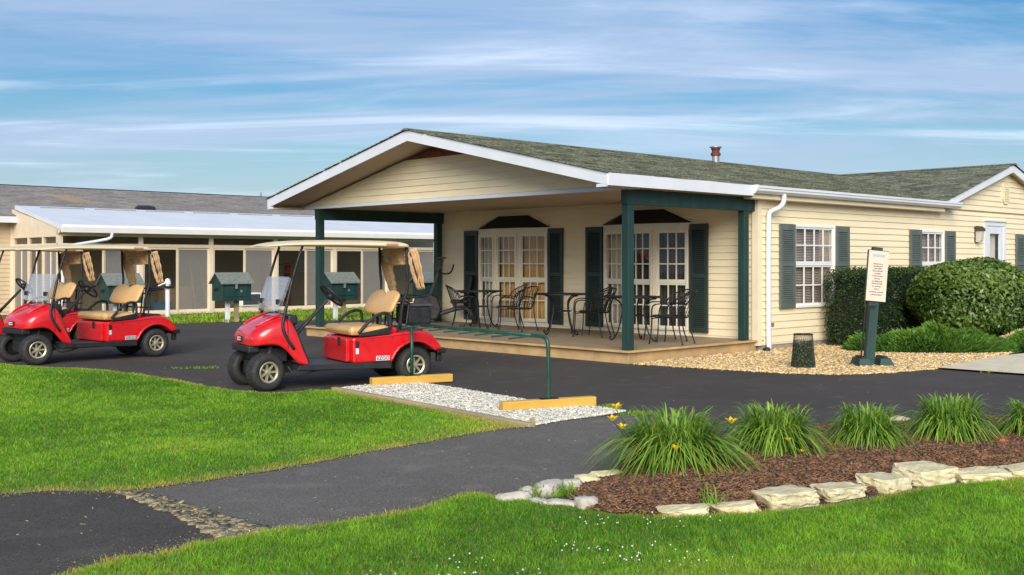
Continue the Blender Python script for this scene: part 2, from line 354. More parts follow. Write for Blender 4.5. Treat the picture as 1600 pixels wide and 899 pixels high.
def fast_mesh(name, V, F, attrs, m):
    """V (n,3), F (k,3) or (k,4) index arrays, attrs {name: per-vertex floats}"""
    me = D.meshes.new(name); k = F.shape[1]; me.vertices.add(len(V)); me.vertices.foreach_set('co', V.astype(np.float32).ravel())
    me.loops.add(F.size); me.loops.foreach_set('vertex_index', F.astype(np.int32).ravel()); me.polygons.add(len(F))
    me.polygons.foreach_set('loop_start', np.arange(0, F.size, k, dtype=np.int32)); me.update(calc_edges=True)
    for a, d in attrs.items():
        at = me.attributes.new(a, 'FLOAT', 'POINT'); at.data.foreach_set('value', d.astype(np.float32))
    me.materials.append(m); return me
def blades(P, z0, h, w, lean, rnd, dry):
    n = len(P); az = rng.random(n)*2*np.pi; fa = rng.random(n)*2*np.pi
    d = np.stack([np.cos(az), np.sin(az)], 1)*lean[:, None]; s = np.stack([np.cos(fa), np.sin(fa)], 1)*w[:, None]*.5
    B = np.column_stack([P, np.full(n, z0)]); M_ = np.column_stack([P+d*.35*h[:, None], z0+h*.6]); T = np.column_stack([P+d*h[:, None], z0+h*(1-.35*lean)])
    S3 = np.column_stack([s, np.zeros(n)])
    V = np.stack([B-S3, B+S3, M_+S3*.75, M_-S3*.75, T], 1).reshape(-1, 3); i = np.arange(n)[:, None]*5
    F = np.concatenate([i+[0, 1, 2], i+[0, 2, 3], i+[3, 2, 4]])
    return V, F, {'rnd': np.repeat(rnd, 5), 'dry': np.repeat(dry, 5)}
def lawn(name, poly, dens, hgt, wid, label, edge=.12, dryk=1.0, seed=1, dry0=.04):
    P = scatter(poly, dens); d = P[:, 1]; keep = rng.random(len(P)) < np.clip((8.5/d)**1.1, .12, 1); P = P[keep]; d = P[:, 1]; n = len(P)
    e = edge_dist(P, poly); n1 = vnoise(P, 1.1, seed); n2 = vnoise(P, 4.5, seed+1); n3 = vnoise(P, .45, seed+2)
    n4 = vnoise(P, 11, seed+5); rnd = np.clip(.42+.75*(n1-.45)+.6*(n2-.5)+.8*(n3-.5)+.5*(n4-.5)+rng.normal(0, .24, n), 0, 1)
    dry = np.clip((1-e/edge)*.75*n2*1.5, 0, 1)*dryk+np.clip((n1*n3-.33)*1.6, 0, .5)*dryk; dry = np.clip(dry+dry0+(rng.random(n) < .05)*.7, 0, .95)
    h = hgt*(.55+.9*rng.random(n))*(.7+.6*n2)*(1+.9*np.clip((n4-.72)*4, 0, 1))*np.clip(.45+e/edge*.6, .4, 1); w = wid*(.7+.6*rng.random(n))*np.clip(d/8.5, .8, 2.2)
    P = P+rng.normal(0, 1, P.shape)*np.where(e < .08, .022, .004)[:, None]; V, F, A = blades(P, .008, h, w, .25+.7*rng.random(n), rnd, dry)
    return put(name, fast_mesh(name, V, F, A, MT['grass']), None, kind='stuff', label=label, cat='grass')
lawn('grass', LAWN_F, 16000, .033, .0047, 'bright green clover lawn in the foreground below the path', seed=11)
lawn('grass', LAWN_L, 9000, .029, .0056, 'bright green lawn wedge between the golf carts and the path', seed=21, edge=.2)
STRIP = [W(-10, 15.3), W(2, 14.65), W(4, 13.15), W(11.5, 12.75), W(13, 18.9), W(-10, 18.9)]
lawn('grass', STRIP, 900, .07, .016, 'strip of short grass in front of the sunroom', seed=31, edge=.01, dryk=.9, dry0=.26)

def pebbles(name, P, size, z0, m, label, cat, flat=.6, parent=None, elong=1.0):
    n = len(P); c = np.array([(-1,-1,-1),(1,-1,-1),(1,1,-1),(-1,1,-1),(-1,-1,1),(1,-1,1),(1,1,1),(-1,1,1)], float)
    sc = size*(.5+rng.random((n, 1, 1)))*np.array([elong, 1, flat])*(.7+.6*rng.random((n, 1, 3)))*.5
    V = c[None]*(1-.45*rng.random((n, 8, 3)))*sc; az = rng.random(n)*np.pi*2; ca, sa = np.cos(az)[:, None], np.sin(az)[:, None]
    tl = rng.normal(0, .3, (n, 1)); X = V[:, :, 0]*ca-V[:, :, 1]*sa; Y = V[:, :, 0]*sa+V[:, :, 1]*ca; Z = V[:, :, 2]+V[:, :, 0]*tl
    V = np.stack([X+P[:, 0:1], Y+P[:, 1:2], Z+z0+(P[:, 2:3] if P.shape[1] > 2 else 0)], 2).reshape(-1, 3)
    F = (np.arange(n)[:, None, None]*8+np.array(BOXF)[None]).reshape(-1, 4)
    return put(name, fast_mesh(name, V, F, {}, m), None, parent, kind='stuff', label=label, cat=cat)
pebbles('tan_gravel', scatter(GRAV, 1500), .032, .014, MT['pebble_tan'], 'loose tan river gravel along the house wall', 'gravel')
pebbles('white_gravel', scatter(WGR, 5200), .022, .018, MT['pebble_white'], 'loose white gravel under the green bag rack', 'gravel')
COB = px((183, 772), (216, 769), (300, 794), (360, 812), (428, 832), (346, 847), (320, 832), (262, 803), (215, 785))
poly_sheet('cobble_bed', COB, .009, MT['dry_soil'], jit=.012)
pebbles('cobbles', scatter(COB, 1500), .044, .011, MT['cobble'], 'strip of flat brown cobbles crossing the asphalt path', 'cobbles', flat=.28)
def edge_pts(poly, n, spread):
    poly = np.array(poly); i = rng.integers(0, len(poly), n); t = rng.random((n, 1)); P = poly[i]*(1-t)+poly[(i+1) % len(poly)]*t+rng.normal(0, spread, (n, 2))
    return P[(P[:, 1] < 20) & (P[:, 1] > 4.5)]
GE = np.concatenate([edge_pts(LAWN_F[1:14], 2600, .10), edge_pts(LAWN_L[17:], 1800, .06), edge_pts(LAWN_L[2:13], 1500, .08), edge_pts(GRAV[1:11], 700, .10), edge_pts(WGR, 900, .12)])
pebbles('grit', GE, .0055, .009, MT['cobble'], 'fine grit and crumbs along the asphalt edges', 'grit')
SB = np.concatenate([scatter(PATH, 5), scatter(PATH_D, 6), scatter(DRV, .8)])
pebbles('straw_bits', SB, .0045, .009, MT['straw'], 'scattered straw bits and specks on the asphalt', 'litter', flat=.5, elong=4.5)
# mulch bed: low mound covered in chips
def mulch_h(P): return .015+.07*np.clip(edge_dist(P, BED)/.5, 0, 1)
def mulch():
    lo, hi = np.array(BED).min(0), np.array(BED).max(0); nx, ny = 90, 60
    X, Y = np.meshgrid(np.linspace(lo[0], hi[0], nx), np.linspace(lo[1], hi[1], ny)); P = np.column_stack([X.ravel(), Y.ravel()])
    ins = inside(P, BED); h = mulch_h(P)+rng.normal(0, .006, len(P)); h[~ins] = -.03
    V = np.column_stack([P, h]); i = (np.arange(ny-1)[:, None]*nx+np.arange(nx-1)).ravel()
    F = np.stack([i, i+1, i+nx+1, i+nx], 1); F = F[ins[F].any(1)]
    put('mulch_bed', fast_mesh('mulch_bed', V, F, {}, MT['mulch_base']), None, smooth=True, kind='structure')
    P = scatter(BED, 6000); pebbles('mulch_chips', np.column_stack([P, mulch_h(P)]), .014, .009, MT['chips'], 'brown shredded bark mulch around the daylilies', 'mulch', flat=.22, elong=2.6)
mulch()
# clover heads in the front lawn
def clover():
    P = scatter(LAWN_F, 110); q = vnoise(P, 1.1, 77)*.55+vnoise(P, 3.6, 78)*.6; sx = P[:, 0]/P[:, 1]*FOC+800
    P = P[(q > .66) & (sx > 380) & (sx < 1160) & (P[:, 1] < 7.3)]
    mb = MB()
    for p in P:
        r = random.uniform(.0035, .0065); z = random.uniform(.026, .046)
        mb.lathe([(0, r), (r*.8, r*.6), (r, 0), (r*.7, -r*.7), (0, -r*.8)], 6, 2, (p[0], p[1], z))
    mb.build('clover_flowers', MT['clover_white'], smooth=True, kind='stuff', label='white clover heads dotted over the front lawn', cat='clover')
clover()

# ------------------------------------------------------------------ clubhouse
HS = thing('clubhouse', W(0, 0), GRID, 'cream sided clubhouse with green porch posts and olive shingle roof', 'building')
ZE, ZR, VC, VE = 2.87, 3.90, 4.48, 4.70           # eave and ridge heights, ridge line, half width with overhang
SL = (ZR-ZE)/VE
def zroof(v): return ZR-SL*abs(v-VC)
def rows_cut(x0, x1, z0, z1, holes):              # spans of one course left free by the openings
    sp = [(x0, x1)]
    for a, b, c, d in holes:
        if d <= z0+.02 or c >= z1-.03: continue
        sp = [q for s in sp for q in ((s[0], min(s[1], a)), (max(s[0], b), s[1])) if q[1]-q[0] > .03]
    return sp
def lap(kind, parent, base, spans, z0, z1, out, m):
    """one lap board per span; the wall plane is constant x ('u') or constant y ('v'), out is the outward sign"""
    for a, b in spans:
        t0, t1 = base+out*.026, base+out*.008; bk = base-out*.03
        if kind == 'u': p = [(t0,a,z0),(t0,b,z0),(bk,b,z0),(bk,a,z0),(t1,a,z1),(t1,b,z1),(bk,b,z1),(bk,a,z1)]
        else: p = [(a,t0,z0),(b,t0,z0),(b,bk,z0),(a,bk,z0),(a,t1,z1),(b,t1,z1),(b,bk,z1),(a,bk,z1)]
        MB().hexa(p).build('siding_board', m, parent)
EXP = .124
# -- side wall (plane v = 0) with its windows and door
SIDE_H = [(4.54, 5.96, .725, 2.22), (9.42, 10.54, .725, 2.22), (12.60, 13.78, .10, 2.50), (14.85, 15.97, .725, 2.22)]
sw = MB().box(3.40, 3.52, -.035, .09, .10, 2.68).box(3.52, 17.4, -.02, .10, .10, .128).build('side_wall', MT['cream_trim'], HS)
z = .13
while z < 2.69:
    z1 = min(z+EXP, 2.69); lap('v', sw, 0, rows_cut(3.53, 17.4, z, z1, SIDE_H), z, z1, -1, MT['siding']); z += EXP
# -- gable end over the door, board by board
XC, XH, XSL = 13.8, 3.5, .283
while z < 3.75:
    hw = min(3.6, (3.87-z)/XSL-.62)
    if hw > .1: lap('v', sw, 0, [(XC-hw, min(17.4, XC+hw))], z, z+EXP, -1, MT['siding'])
    z += EXP
MB().prism([(9.9, 2.69), (17.4, 2.69), (XC, 3.72)], 1, .035, .06).build('gable_sheathing', MT['cream_trim'], HS)
# -- front wall under the porch (plane u = 3.45)
FU = 3.45
BAYS = [(5.06, 7.24), (1.43, 3.54)]
FRONT_H = [(5.06, 7.24, .2, 2.27), (1.43, 3.54, .2, 2.27)]
fw = MB().box(FU-.02, FU+.05, .09, 8.75, .20, .232).box(FU-.02, FU+.06, 8.66, 8.78, .10, 2.69).build('front_wall', MT['cream_trim'], HS)
z = .235
while z < 2.69:
    z1 = min(z+EXP, 2.69); lap('u', fw, FU, rows_cut(.12, 8.66, z, z1, FRONT_H), z, z1, -1, MT['siding']); z += EXP
# -- other walls, seen only from aside
MB().box(FU, 17.4, 8.70, 8.76, .1, 2.69).box(17.4, 17.46, .0, 8.76, .1, 2.69).build('rear_wall', MT['siding_tan'], HS)
# -- porch gable (plane u = .05)
pg = MB().box(.01, .09, -.02, 8.98, 2.66, 2.725).build('gable_trim', MT['white_trim'], HS)
z = 2.73
while z < 3.40:
    def half(zz): return VE-(zz-(ZE-.19))/SL
    a0, a1 = half(z), half(z+EXP); a1 = max(a1, .1)
    p = [(.024,VC-a0,z),(.024,VC+a0,z),(.08,VC+a0,z),(.08,VC-a0,z),(.042,VC-a1,z+EXP),(.042,VC+a1,z+EXP),(.08,VC+a1,z+EXP),(.08,VC-a1,z+EXP)]
    MB().hexa(p).build('siding_board', MT['siding'], pg); z += EXP
MB().prism([(VC-half(z)+.02, z), (VC+half(z)-.02, z), (VC, ZR-.20)], 0, .05, .08).build('gable_peak_panel', MT['rust_wood'], HS, label='bare reddish wood showing at the gable peak')
# -- porch: ceiling, beams, posts, deck
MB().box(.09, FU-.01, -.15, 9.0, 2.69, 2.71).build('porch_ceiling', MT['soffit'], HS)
for v0 in (.03, 8.45):
    MB().box(.02, FU-.03, v0, v0+.14, 2.435, 2.672).build('porch_beam', MT['green_wood'], HS, bevel=.006)
for (u0, v0) in ((.035, .03), (FU-.36, .03), (.035, 8.45), (FU-.22, 8.45)):
    MB().box(u0, u0+.14, v0+.004, v0+.136, .205, 2.434).build('porch_post', MT['green_wood'], HS, bevel=.008)
dk = MB().box(.035, FU, .035, 8.92, -.02, .168).build('porch_deck', MT['deck_tan'], HS, bevel=.004)
MB().box(-.03, .03, -.03, 8.98, .17, .203).box(.03, FU+.14, -.03, .03, .17, .203).box(.03, FU, 8.92, 8.98, .17, .203).build('deck_edge', MT['deck_tan'], dk, bevel=.004)
v = .032
while v < 8.9:
    MB().box(.032, FU-.02, v, min(v+.136, 8.918), .17, .199).build('deck_plank', MT['deck_floor'], dk); v += .14
# -- roof
def slab(u0, u1, va, vb, zf, th):
    za, zb = zf(va), zf(vb)
    return [(u0,va,za-th),(u1,va,za-th),(u1,vb,zb-th),(u0,vb,zb-th),(u0,va,za),(u1,va,za),(u1,vb,zb),(u0,vb,zb)]
rf = MB().hexa(slab(-.70, 10.28, VC-VE+.03, .1, lambda v: zroof(v)-.02, .14)).hexa(slab(-.70, 14.2, .1, VC, lambda v: zroof(v)-.02, .14)).hexa(slab(-.70, 14.2, VC, VC+VE-.03, lambda v: zroof(v)-.02, .14)).build('roof', MT['soffit'], HS)
def shingles(name, parent, org, eu, es, length, slope_len, m, expo=.14, tw=(.16, .38), clip=None):
    """architectural shingle tabs in courses; org = eave corner, eu = unit along the eave, es = unit up the slope"""
    org, eu, es = map(Vector, (org, eu, es)); nrm = eu.cross(es); nrm = nrm if nrm.z > 0 else -nrm; mb = MB(); s = 0.
    while s < slope_len-.02:
        x = -random.random()*.3
        while x < length:
            w = random.uniform(*tw); a, b = max(x, 0), min(x+w, length); x += w+.004
            if b-a < .03: continue
            if clip and not clip(a, b, s): continue
            t = .007+random.choice((0, 0, .006, .009)); e1 = min(s+expo+.05, slope_len); j = random.uniform(0, .012)
            q = [org+eu*a+es*(s-j), org+eu*b+es*(s-j), org+eu*b+es*e1, org+eu*a+es*e1]
            mb.add([q[0]-nrm*.004, q[1]-nrm*.004, q[2]-nrm*.004, q[3]-nrm*.004, q[0]+nrm*(t+.008), q[1]+nrm*(t+.008), q[2]+nrm*.002, q[3]+nrm*.002], BOXF[1:])
        s += expo
    return put(name, mb.mesh(name), m, parent, kind='stuff')
k = math.hypot(1, SL); es1 = (0, 1/k, SL/k)
shingles('shingles', rf, (-.78, VC-VE-.02, ZE-.005), (1, 0, 0), es1, 14.9, VE*k+.02, MT['shingle_olive'], clip=lambda a, b, s: b < 11.06 or s/k > .45)
shingles('shingles', rf, (-.78, VC+VE+.02, ZE-.005), (1, 0, 0), (0, -1/k, SL/k), 14.9, VE*k+.02, MT['shingle_olive'])
MB().hexa([(-.80,VC-.13,ZR-.012),(14,VC-.13,ZR-.012),(14,VC+.13,ZR-.012),(-.80,VC+.13,ZR-.012),(-.80,VC-.02,ZR+.022),(14,VC-.02,ZR+.022),(14,VC+.02,ZR+.022),(-.80,VC+.02,ZR+.022)]).build('ridge_cap', MT['shingle_olive'], rf)
for sg in (-1, 1):                                   # rake fascia boards of the porch gable
    va, vb = VC+sg*VE, VC
    p = [(-.75,va,ZE-.19),(-.75,vb,ZR-.20),(-.72,vb,ZR-.20),(-.72,va,ZE-.19),(-.75,va,ZE-.012),(-.75,vb,ZR-.012),(-.72,vb,ZR-.012),(-.72,va,ZE-.012)]
    MB().hexa(p).build('rake_fascia', MT['white_trim'], HS)
    MB().box(-.748, -.73, va-(.20 if sg > 0 else 0), va+(.20 if sg < 0 else 0), ZE-.215, ZE-.17).build('fascia_return', MT['white_trim'], HS)
    q = sg*(VE-.03)
    MB().box(-.72, .05, VC+q-.20*(sg > 0), VC+q+.20*(sg < 0), ZE-.215, ZE-.195).build('soffit_panel', MT['soffit'], HS)
MB().box(-.719, 2.98, VC-VE-.02, VC-VE+.01, ZE-.195, ZE-.012).build('eave_fascia', MT['white_trim'], HS)
MB().box(-.719, 17.4, VC+VE-.01, VC+VE+.02, ZE-.195, ZE-.012).build('eave_fascia', MT['white_trim'], HS)
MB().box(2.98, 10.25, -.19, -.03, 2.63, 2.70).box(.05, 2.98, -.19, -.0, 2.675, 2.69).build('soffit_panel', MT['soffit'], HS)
MB().box(2.98, 10.2, -.20, -.16, 2.64, 2.855).build('eave_fascia', MT['cream_trim'], HS)
gt = MB().prism([(-.205, 2.845), (-.205, 2.72), (-.27, 2.72), (-.315, 2.765), (-.315, 2.80), (-.33, 2.81), (-.33, 2.85), (-.318, 2.85), (-.318, 2.82), (-.225, 2.80), (-.215, 2.845)], 0, 2.98, 10.8).build('gutter', MT['white_metal'], HS)
MB().prism([(-.20, 2.86), (-.20, 2.715), (-.275, 2.715), (-.32, 2.762), (-.335, 2.80), (-.335, 2.86)], 0, 2.95, 2.985).build('end_cap', MT['white_metal'], gt)
ds = soft([(3.86, -.26, 2.73), (3.86, -.26, 2.60), (3.80, -.22, 2.50), (3.68, -.09, 2.44), (3.66, -.075, 2.34), (3.66, -.075, .18), (3.66, -.09, .07), (3.56, -.15, .035), (3.46, -.19, .03)], 2)
MB().tube(ds, .045, 10).build('downspout', MT['white_metal'], HS, smooth=True)
MB().tube([(3.48, -.18, .035), (3.36, -.22, .03)], [.052, .062], 10).build('downspout_boot', MT['black_plastic'], HS, smooth=True)
fd = MB()
MB().box(FU+.05, 17.4, .012, .2, -.05, .10).build('foundation', MT['block'], HS)
x = 3.62
while x < 9: MB().box(x, x+.392, -.004, .04, -.05, .097).build('foundation_block', MT['block'], HS, bevel=.004); x += .40
# -- cross gable roof
def zx(u): return 3.88-XSL*abs(u-XC)
def xslab(ua, ub, v0, v1, th):
    za, zb = zx(ua)-.02, zx(ub)-.02
    return [(ua,v0,za-th),(ub,v0,zb-th),(ub,v1,zb-th),(ua,v1,za-th),(ua,v0,za),(ub,v0,zb),(ub,v1,zb),(ua,v1,za)]
xr = MB().hexa(xslab(XC-XH, XC, -.17, 4.5, .12)).hexa(xslab(XC, XC+XH+.1, -.17, 4.5, .12)).build('roof', MT['soffit'], HS)
kx = math.hypot(1, XSL)
shingles('shingles', xr, (XC-XH-.04, -.24, zx(XC-XH)-.012), (0, 1, 0), (1/kx, 0, XSL/kx), 4.8, XH*kx+.04, MT['shingle_olive'],
         clip=lambda a, b, s: zx(XC-XH+s/kx) > zroof((a+b)/2-.24)-.07)
shingles('shingles', xr, (XC+XH+.04, -.24, zx(XC-XH)-.012), (0, 1, 0), (-1/kx, 0, XSL/kx), 4.8, XH*kx+.04, MT['shingle_olive'])
MB().hexa([(XC-.13,-.26,3.868),(XC+.13,-.26,3.868),(XC+.13,4.5,3.868),(XC-.13,4.5,3.868),(XC-.02,-.26,3.902),(XC+.02,-.26,3.902),(XC+.02,4.5,3.902),(XC-.02,4.5,3.902)]).build('ridge_cap', MT['shingle_olive'], xr)
for sg in (-1, 1):
    ua = XC+sg*XH; za = zx(ua)
    MB().hexa([(ua,-.21,za-.17),(XC,-.21,3.69),(XC,-.18,3.69),(ua,-.18,za-.17),(ua,-.21,za-.015),(XC,-.21,3.862),(XC,-.18,3.862),(ua,-.18,za-.015)]).build('rake_fascia', MT['white_trim'], HS)
def octv(u0, zc, a, b, y0, y1, m, name, par):
    pts = [(u0+a*x, zc+b*q) for x, q in ((-.45, -1), (.45, -1), (1, -.55), (1, .55), (.45, 1), (-.45, 1), (-1, .55), (-1, -.55))]
    return MB().prism(pts, 1, y0, y1).build(name, m, par)
gv = octv(13.78, 3.19, .20, .25, -.052, -.01, MT['cream_trim'], 'gable_vent', HS)
lv = MB()
for i in range(9): lv.box(13.66, 13.90, -.066, -.05, 3.01+i*.04, 3.028+i*.04)
lv.build('louver', MT['siding'], gv, kind='stuff')
MB().lathe([(.085, 0), (.085, .30)], 14, 2, (8.3, 4.40, 3.84)).build('flue_pipe', MT['galv'], HS, smooth=False)
MB().lathe([(.085, 0), (.115, .015), (.115, .07), (.09, .085), (.09, .14), (.11, .155), (.11, .18), (.08, .19)], 14, 2, (8.3, 4.40, 4.03)).build('flue_collar', MT['brick_red'], HS)
MB().lathe([(0, .03), (.14, .015), (.14, -.01), (0, -.01)], 14, 2, (8.3, 4.40, 4.235)).build('flue_cap', MT['galv'], HS)

# -- shutters
def shutter(kind, c, a, b, z0, z1, m, out):
    """frame with stiles, rails and a bank of tilted louvers"""
    fr = MB(); lo = MB(); t0, t1 = c+out*.012, c+out*.05; zm = z0+(z1-z0)*.52
    def bx(mb, x0, x1, za, zb, d0, d1):
        if kind == 'v': mb.box(x0, x1, min(d0, d1), max(d0, d1), za, zb)
        else: mb.box(min(d0, d1), max(d0, d1), x0, x1, za, zb)
    w = .065; bx(fr, a, a+w, z0, z1, t0, t1); bx(fr, b-w, b, z0, z1, t0, t1)
    for za, zb in ((z0, z0+.09), (zm-.035, zm+.035), (z1-.11, z1)): bx(fr, a+w, b-w, za, zb, t0, t1-out*.002)
    bx(fr, a+w, b-w, z0+.09, z1-.11, t0, t0+out*.004)
    for za, zb in ((z0+.095, zm-.04), (zm+.04, z1-.115)):
        n = max(3, int((zb-za)/.036)); p = (zb-za)/n
        for i in range(n):
            q = za+i*p; d0, d1 = t0+out*.006, t1-out*.006
            if kind == 'v': lo.hexa([(a+w,d1,q),(b-w,d1,q),(b-w,d0,q+p*.75),(a+w,d0,q+p*.75),(a+w,d1,q+p*.3),(b-w,d1,q+p*.3),(b-w,d0,q+p*1.05),(a+w,d0,q+p*1.05)])
            else: lo.hexa([(d1,a+w,q),(d1,b-w,q),(d0,b-w,q+p*.75),(d0,a+w,q+p*.75),(d1,a+w,q+p*.3),(d1,b-w,q+p*.3),(d0,b-w,q+p*1.05),(d0,a+w,q+p*1.05)])
    o = fr.build('shutter', m, HS); lo.build('louver', m, o, kind='stuff')
for a, b in ((4.06, 4.535), (5.965, 6.44), (8.93, 9.415), (10.545, 11.02), (14.36, 14.845), (15.975, 16.45)):
    shutter('v', -.026, a, b, .73, 2.232, MT['green_shutter'], -1)
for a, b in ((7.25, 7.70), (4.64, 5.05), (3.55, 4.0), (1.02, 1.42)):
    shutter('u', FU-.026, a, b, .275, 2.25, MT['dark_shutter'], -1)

# -- windows: a local frame (x along the wall, y outward, z up) set into the wall
def window(name, parent, org, ang, w, z0, z1, cols, rows_up, rows_lo, fm, back, fr=.05, mid=None, sub=None):
    """double hung window with real panes; org = (x, y) of its left end, ang = direction along the wall"""
    ca, sa = math.cos(ang), math.sin(ang)
    def T(mb, nm, m, par, **kw):
        mb.v = [(org[0]+x*ca+y*sa, org[1]+x*sa-y*ca, z_) for x, y, z_ in mb.v]; return mb.build(nm, m, par, **kw)
    zm = mid if mid else z0+(z1-z0)*.52
    fo = MB().box(0, fr, -.06, .045, z0, z1).box(w-fr, w, -.06, .045, z0, z1).box(fr, w-fr, -.06, .043, z1-fr, z1).box(fr-.001, w-fr+.001, -.06, .06, z0, z0+fr*.9)
    win = T(fo, name, fm, parent, bevel=.004)
    if sub: win, par2 = win, sub
    else: par2 = win
    for (za, zb, rows, yy) in ((zm+.02, z1-fr, rows_up, .012), (z0+fr*.9, zm-.02, rows_lo, -.008)):
        x0, x1 = fr, w-fr; s = .032
        sa_ = MB().box(x0, x0+s, yy-.015, yy+.015, za, zb).box(x1-s, x1, yy-.015, yy+.015, za, zb).box(x0+s, x1-s, yy-.014, yy+.014, za, za+s).box(x0+s, x1-s, yy-.014, yy+.014, zb-s, zb)
        T(sa_, 'sash', fm, par2); gx0, gx1, gz0, gz1 = x0+s, x1-s, za+s, zb-s; mu = MB(); mw = .011
        for i in range(1, cols): xx = gx0+(gx1-gx0)*i/cols; mu.box(xx-mw, xx+mw, yy-.010, yy+.012, gz0, gz1)
        for j in range(1, rows): zz = gz0+(gz1-gz0)*j/rows; mu.box(gx0, gx1, yy-.009, yy+.011, zz-mw, zz+mw)
        if cols*rows > 1: T(mu, 'muntin_grid', fm, par2)
        for i in range(cols):
            for j in range(rows):
                a, b = gx0+(gx1-gx0)*i/cols+(mw if i else 0), gx0+(gx1-gx0)*(i+1)/cols-(mw if i < cols-1 else 0)
                c, d = gz0+(gz1-gz0)*j/rows+(mw if j else 0), gz0+(gz1-gz0)*(j+1)/rows-(mw if j < rows-1 else 0)
                T(MB().box(a, b, yy-.003, yy+.003, c, d), 'pane', MT['glass'], par2)
    T(MB().box(fr, w-fr, zm and -.02, .022, zm-.022, zm+.022), 'meeting_rail', fm, par2)
    back(T, par2, w, z0, z1, zm, fr); return win
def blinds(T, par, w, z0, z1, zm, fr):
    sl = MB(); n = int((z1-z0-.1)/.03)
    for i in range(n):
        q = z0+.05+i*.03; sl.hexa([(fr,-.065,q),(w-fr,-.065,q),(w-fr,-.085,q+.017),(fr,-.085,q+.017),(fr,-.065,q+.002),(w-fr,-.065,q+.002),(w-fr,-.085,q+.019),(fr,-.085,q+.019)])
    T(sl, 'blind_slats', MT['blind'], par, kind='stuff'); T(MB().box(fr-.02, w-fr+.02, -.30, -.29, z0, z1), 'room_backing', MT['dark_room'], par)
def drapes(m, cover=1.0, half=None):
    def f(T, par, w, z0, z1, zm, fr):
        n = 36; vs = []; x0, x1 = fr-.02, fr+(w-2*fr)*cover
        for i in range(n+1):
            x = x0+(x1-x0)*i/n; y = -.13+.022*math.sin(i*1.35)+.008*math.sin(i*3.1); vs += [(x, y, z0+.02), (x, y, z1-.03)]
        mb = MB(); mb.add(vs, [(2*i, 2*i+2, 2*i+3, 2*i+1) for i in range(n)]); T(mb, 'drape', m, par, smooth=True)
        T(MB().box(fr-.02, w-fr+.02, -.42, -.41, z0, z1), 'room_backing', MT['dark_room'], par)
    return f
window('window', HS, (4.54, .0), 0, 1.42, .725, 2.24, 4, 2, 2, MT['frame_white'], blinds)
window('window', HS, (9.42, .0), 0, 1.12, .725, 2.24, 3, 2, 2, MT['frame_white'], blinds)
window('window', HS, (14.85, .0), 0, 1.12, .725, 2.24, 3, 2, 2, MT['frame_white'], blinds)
# -- bay windows
def bay(v0, v1, mats):
    p = .20; n3 = (v1-v0)/3; P = [(FU-.02, v1), (FU-p, v1-n3), (FU-p, v0+n3), (FU-.02, v0)]
    # skirt and head of the bay
    sk = [(FU+.03, v1), *[(a-.015, b) for a, b in P], (FU+.03, v0)]
    par = MB().prism(sk, 2, .204, .30).build('bay_window', MT['frame_cream'], HS)
    MB().prism([(FU+.03, v1+.03), (FU-.03, v1+.03), (FU-p-.05, v1-n3+.03), (FU-p-.05, v0+n3-.03), (FU-.03, v0-.03), (FU+.03, v0-.03)], 2, 2.17, 2.275).build('head_trim', MT['frame_cream'], par)
    for i in range(3):
        a, b = Vector((*P[i], 0)), Vector((*P[i+1], 0)); d = (b-a); w = d.length; ang = math.atan2(d.y, d.x)
        window('bay_frame', par, (a.x+d.x/w*.03, a.y+d.y/w*.03), ang, w-.06, .30, 2.17, 3, 3, 2, MT['frame_cream'], drapes(MT[mats[i]]), fr=.045, mid=1.18, sub=par)
    for q in P[1:3]: MB().tube([(q[0]+.005, q[1], .30), (q[0]+.005, q[1], 2.17)], .045, 8).build('mullion_post', MT['cream_trim'], par)
    # hipped hood
    e = .06; o = [(FU-.01, v1+e), (FU-p-.12, v1-n3*.55), (FU-p-.12, v0+n3*.55), (FU-.01, v0-e)]; t = [(FU-.01, v1-.62), (FU-.03, v1-.64), (FU-.03, v0+.64), (FU-.01, v0+.62)]
    h = MB(); h.add([(x, y, 2.28) for x, y in o]+[(x, y, 2.545) for x, y in t], [(3, 2, 1, 0), (4, 5, 6, 7), (0, 1, 5, 4), (1, 2, 6, 5), (2, 3, 7, 6), (3, 0, 4, 7)])
    h.build('bay_hood', MT['hood_black'], HS)
    ed = MB().tube([(FU-.03, v1+e+.01, 2.285), (FU-.03, v1-.62, 2.56), (FU-.03, v0+.62, 2.56), (FU-.03, v0-e-.01, 2.285)], .014, 6).build('hood_flashing', MT['frame_cream'], HS)
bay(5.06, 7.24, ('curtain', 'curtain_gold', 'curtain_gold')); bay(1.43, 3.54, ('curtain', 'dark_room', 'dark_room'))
def text(s, size, m, name, parent, loc, rot, ext=.002, sx=1.0, label=None):
    cu = D.curves.new(name, 'FONT'); cu.body = s; cu.size = size; cu.extrude = ext; cu.align_x = 'CENTER'; cu.align_y = 'CENTER'
    t = D.objects.new(name, cu); COL.objects.link(t); me = D.meshes.new_from_object(t.evaluated_get(bpy.context.evaluated_depsgraph_get())); D.objects.remove(t)
    o = put(name, me, m, parent); o.location = loc; o.rotation_euler = rot; o.scale = (sx, 1, 1); return tag(o, label)
text('Pub', .24, MT['red_scrap'], 'window_sign', HS, (FU-.10, 2.38, 1.68), (R(90), 0, R(-90)), label='red lettering hanging inside the middle bay pane')
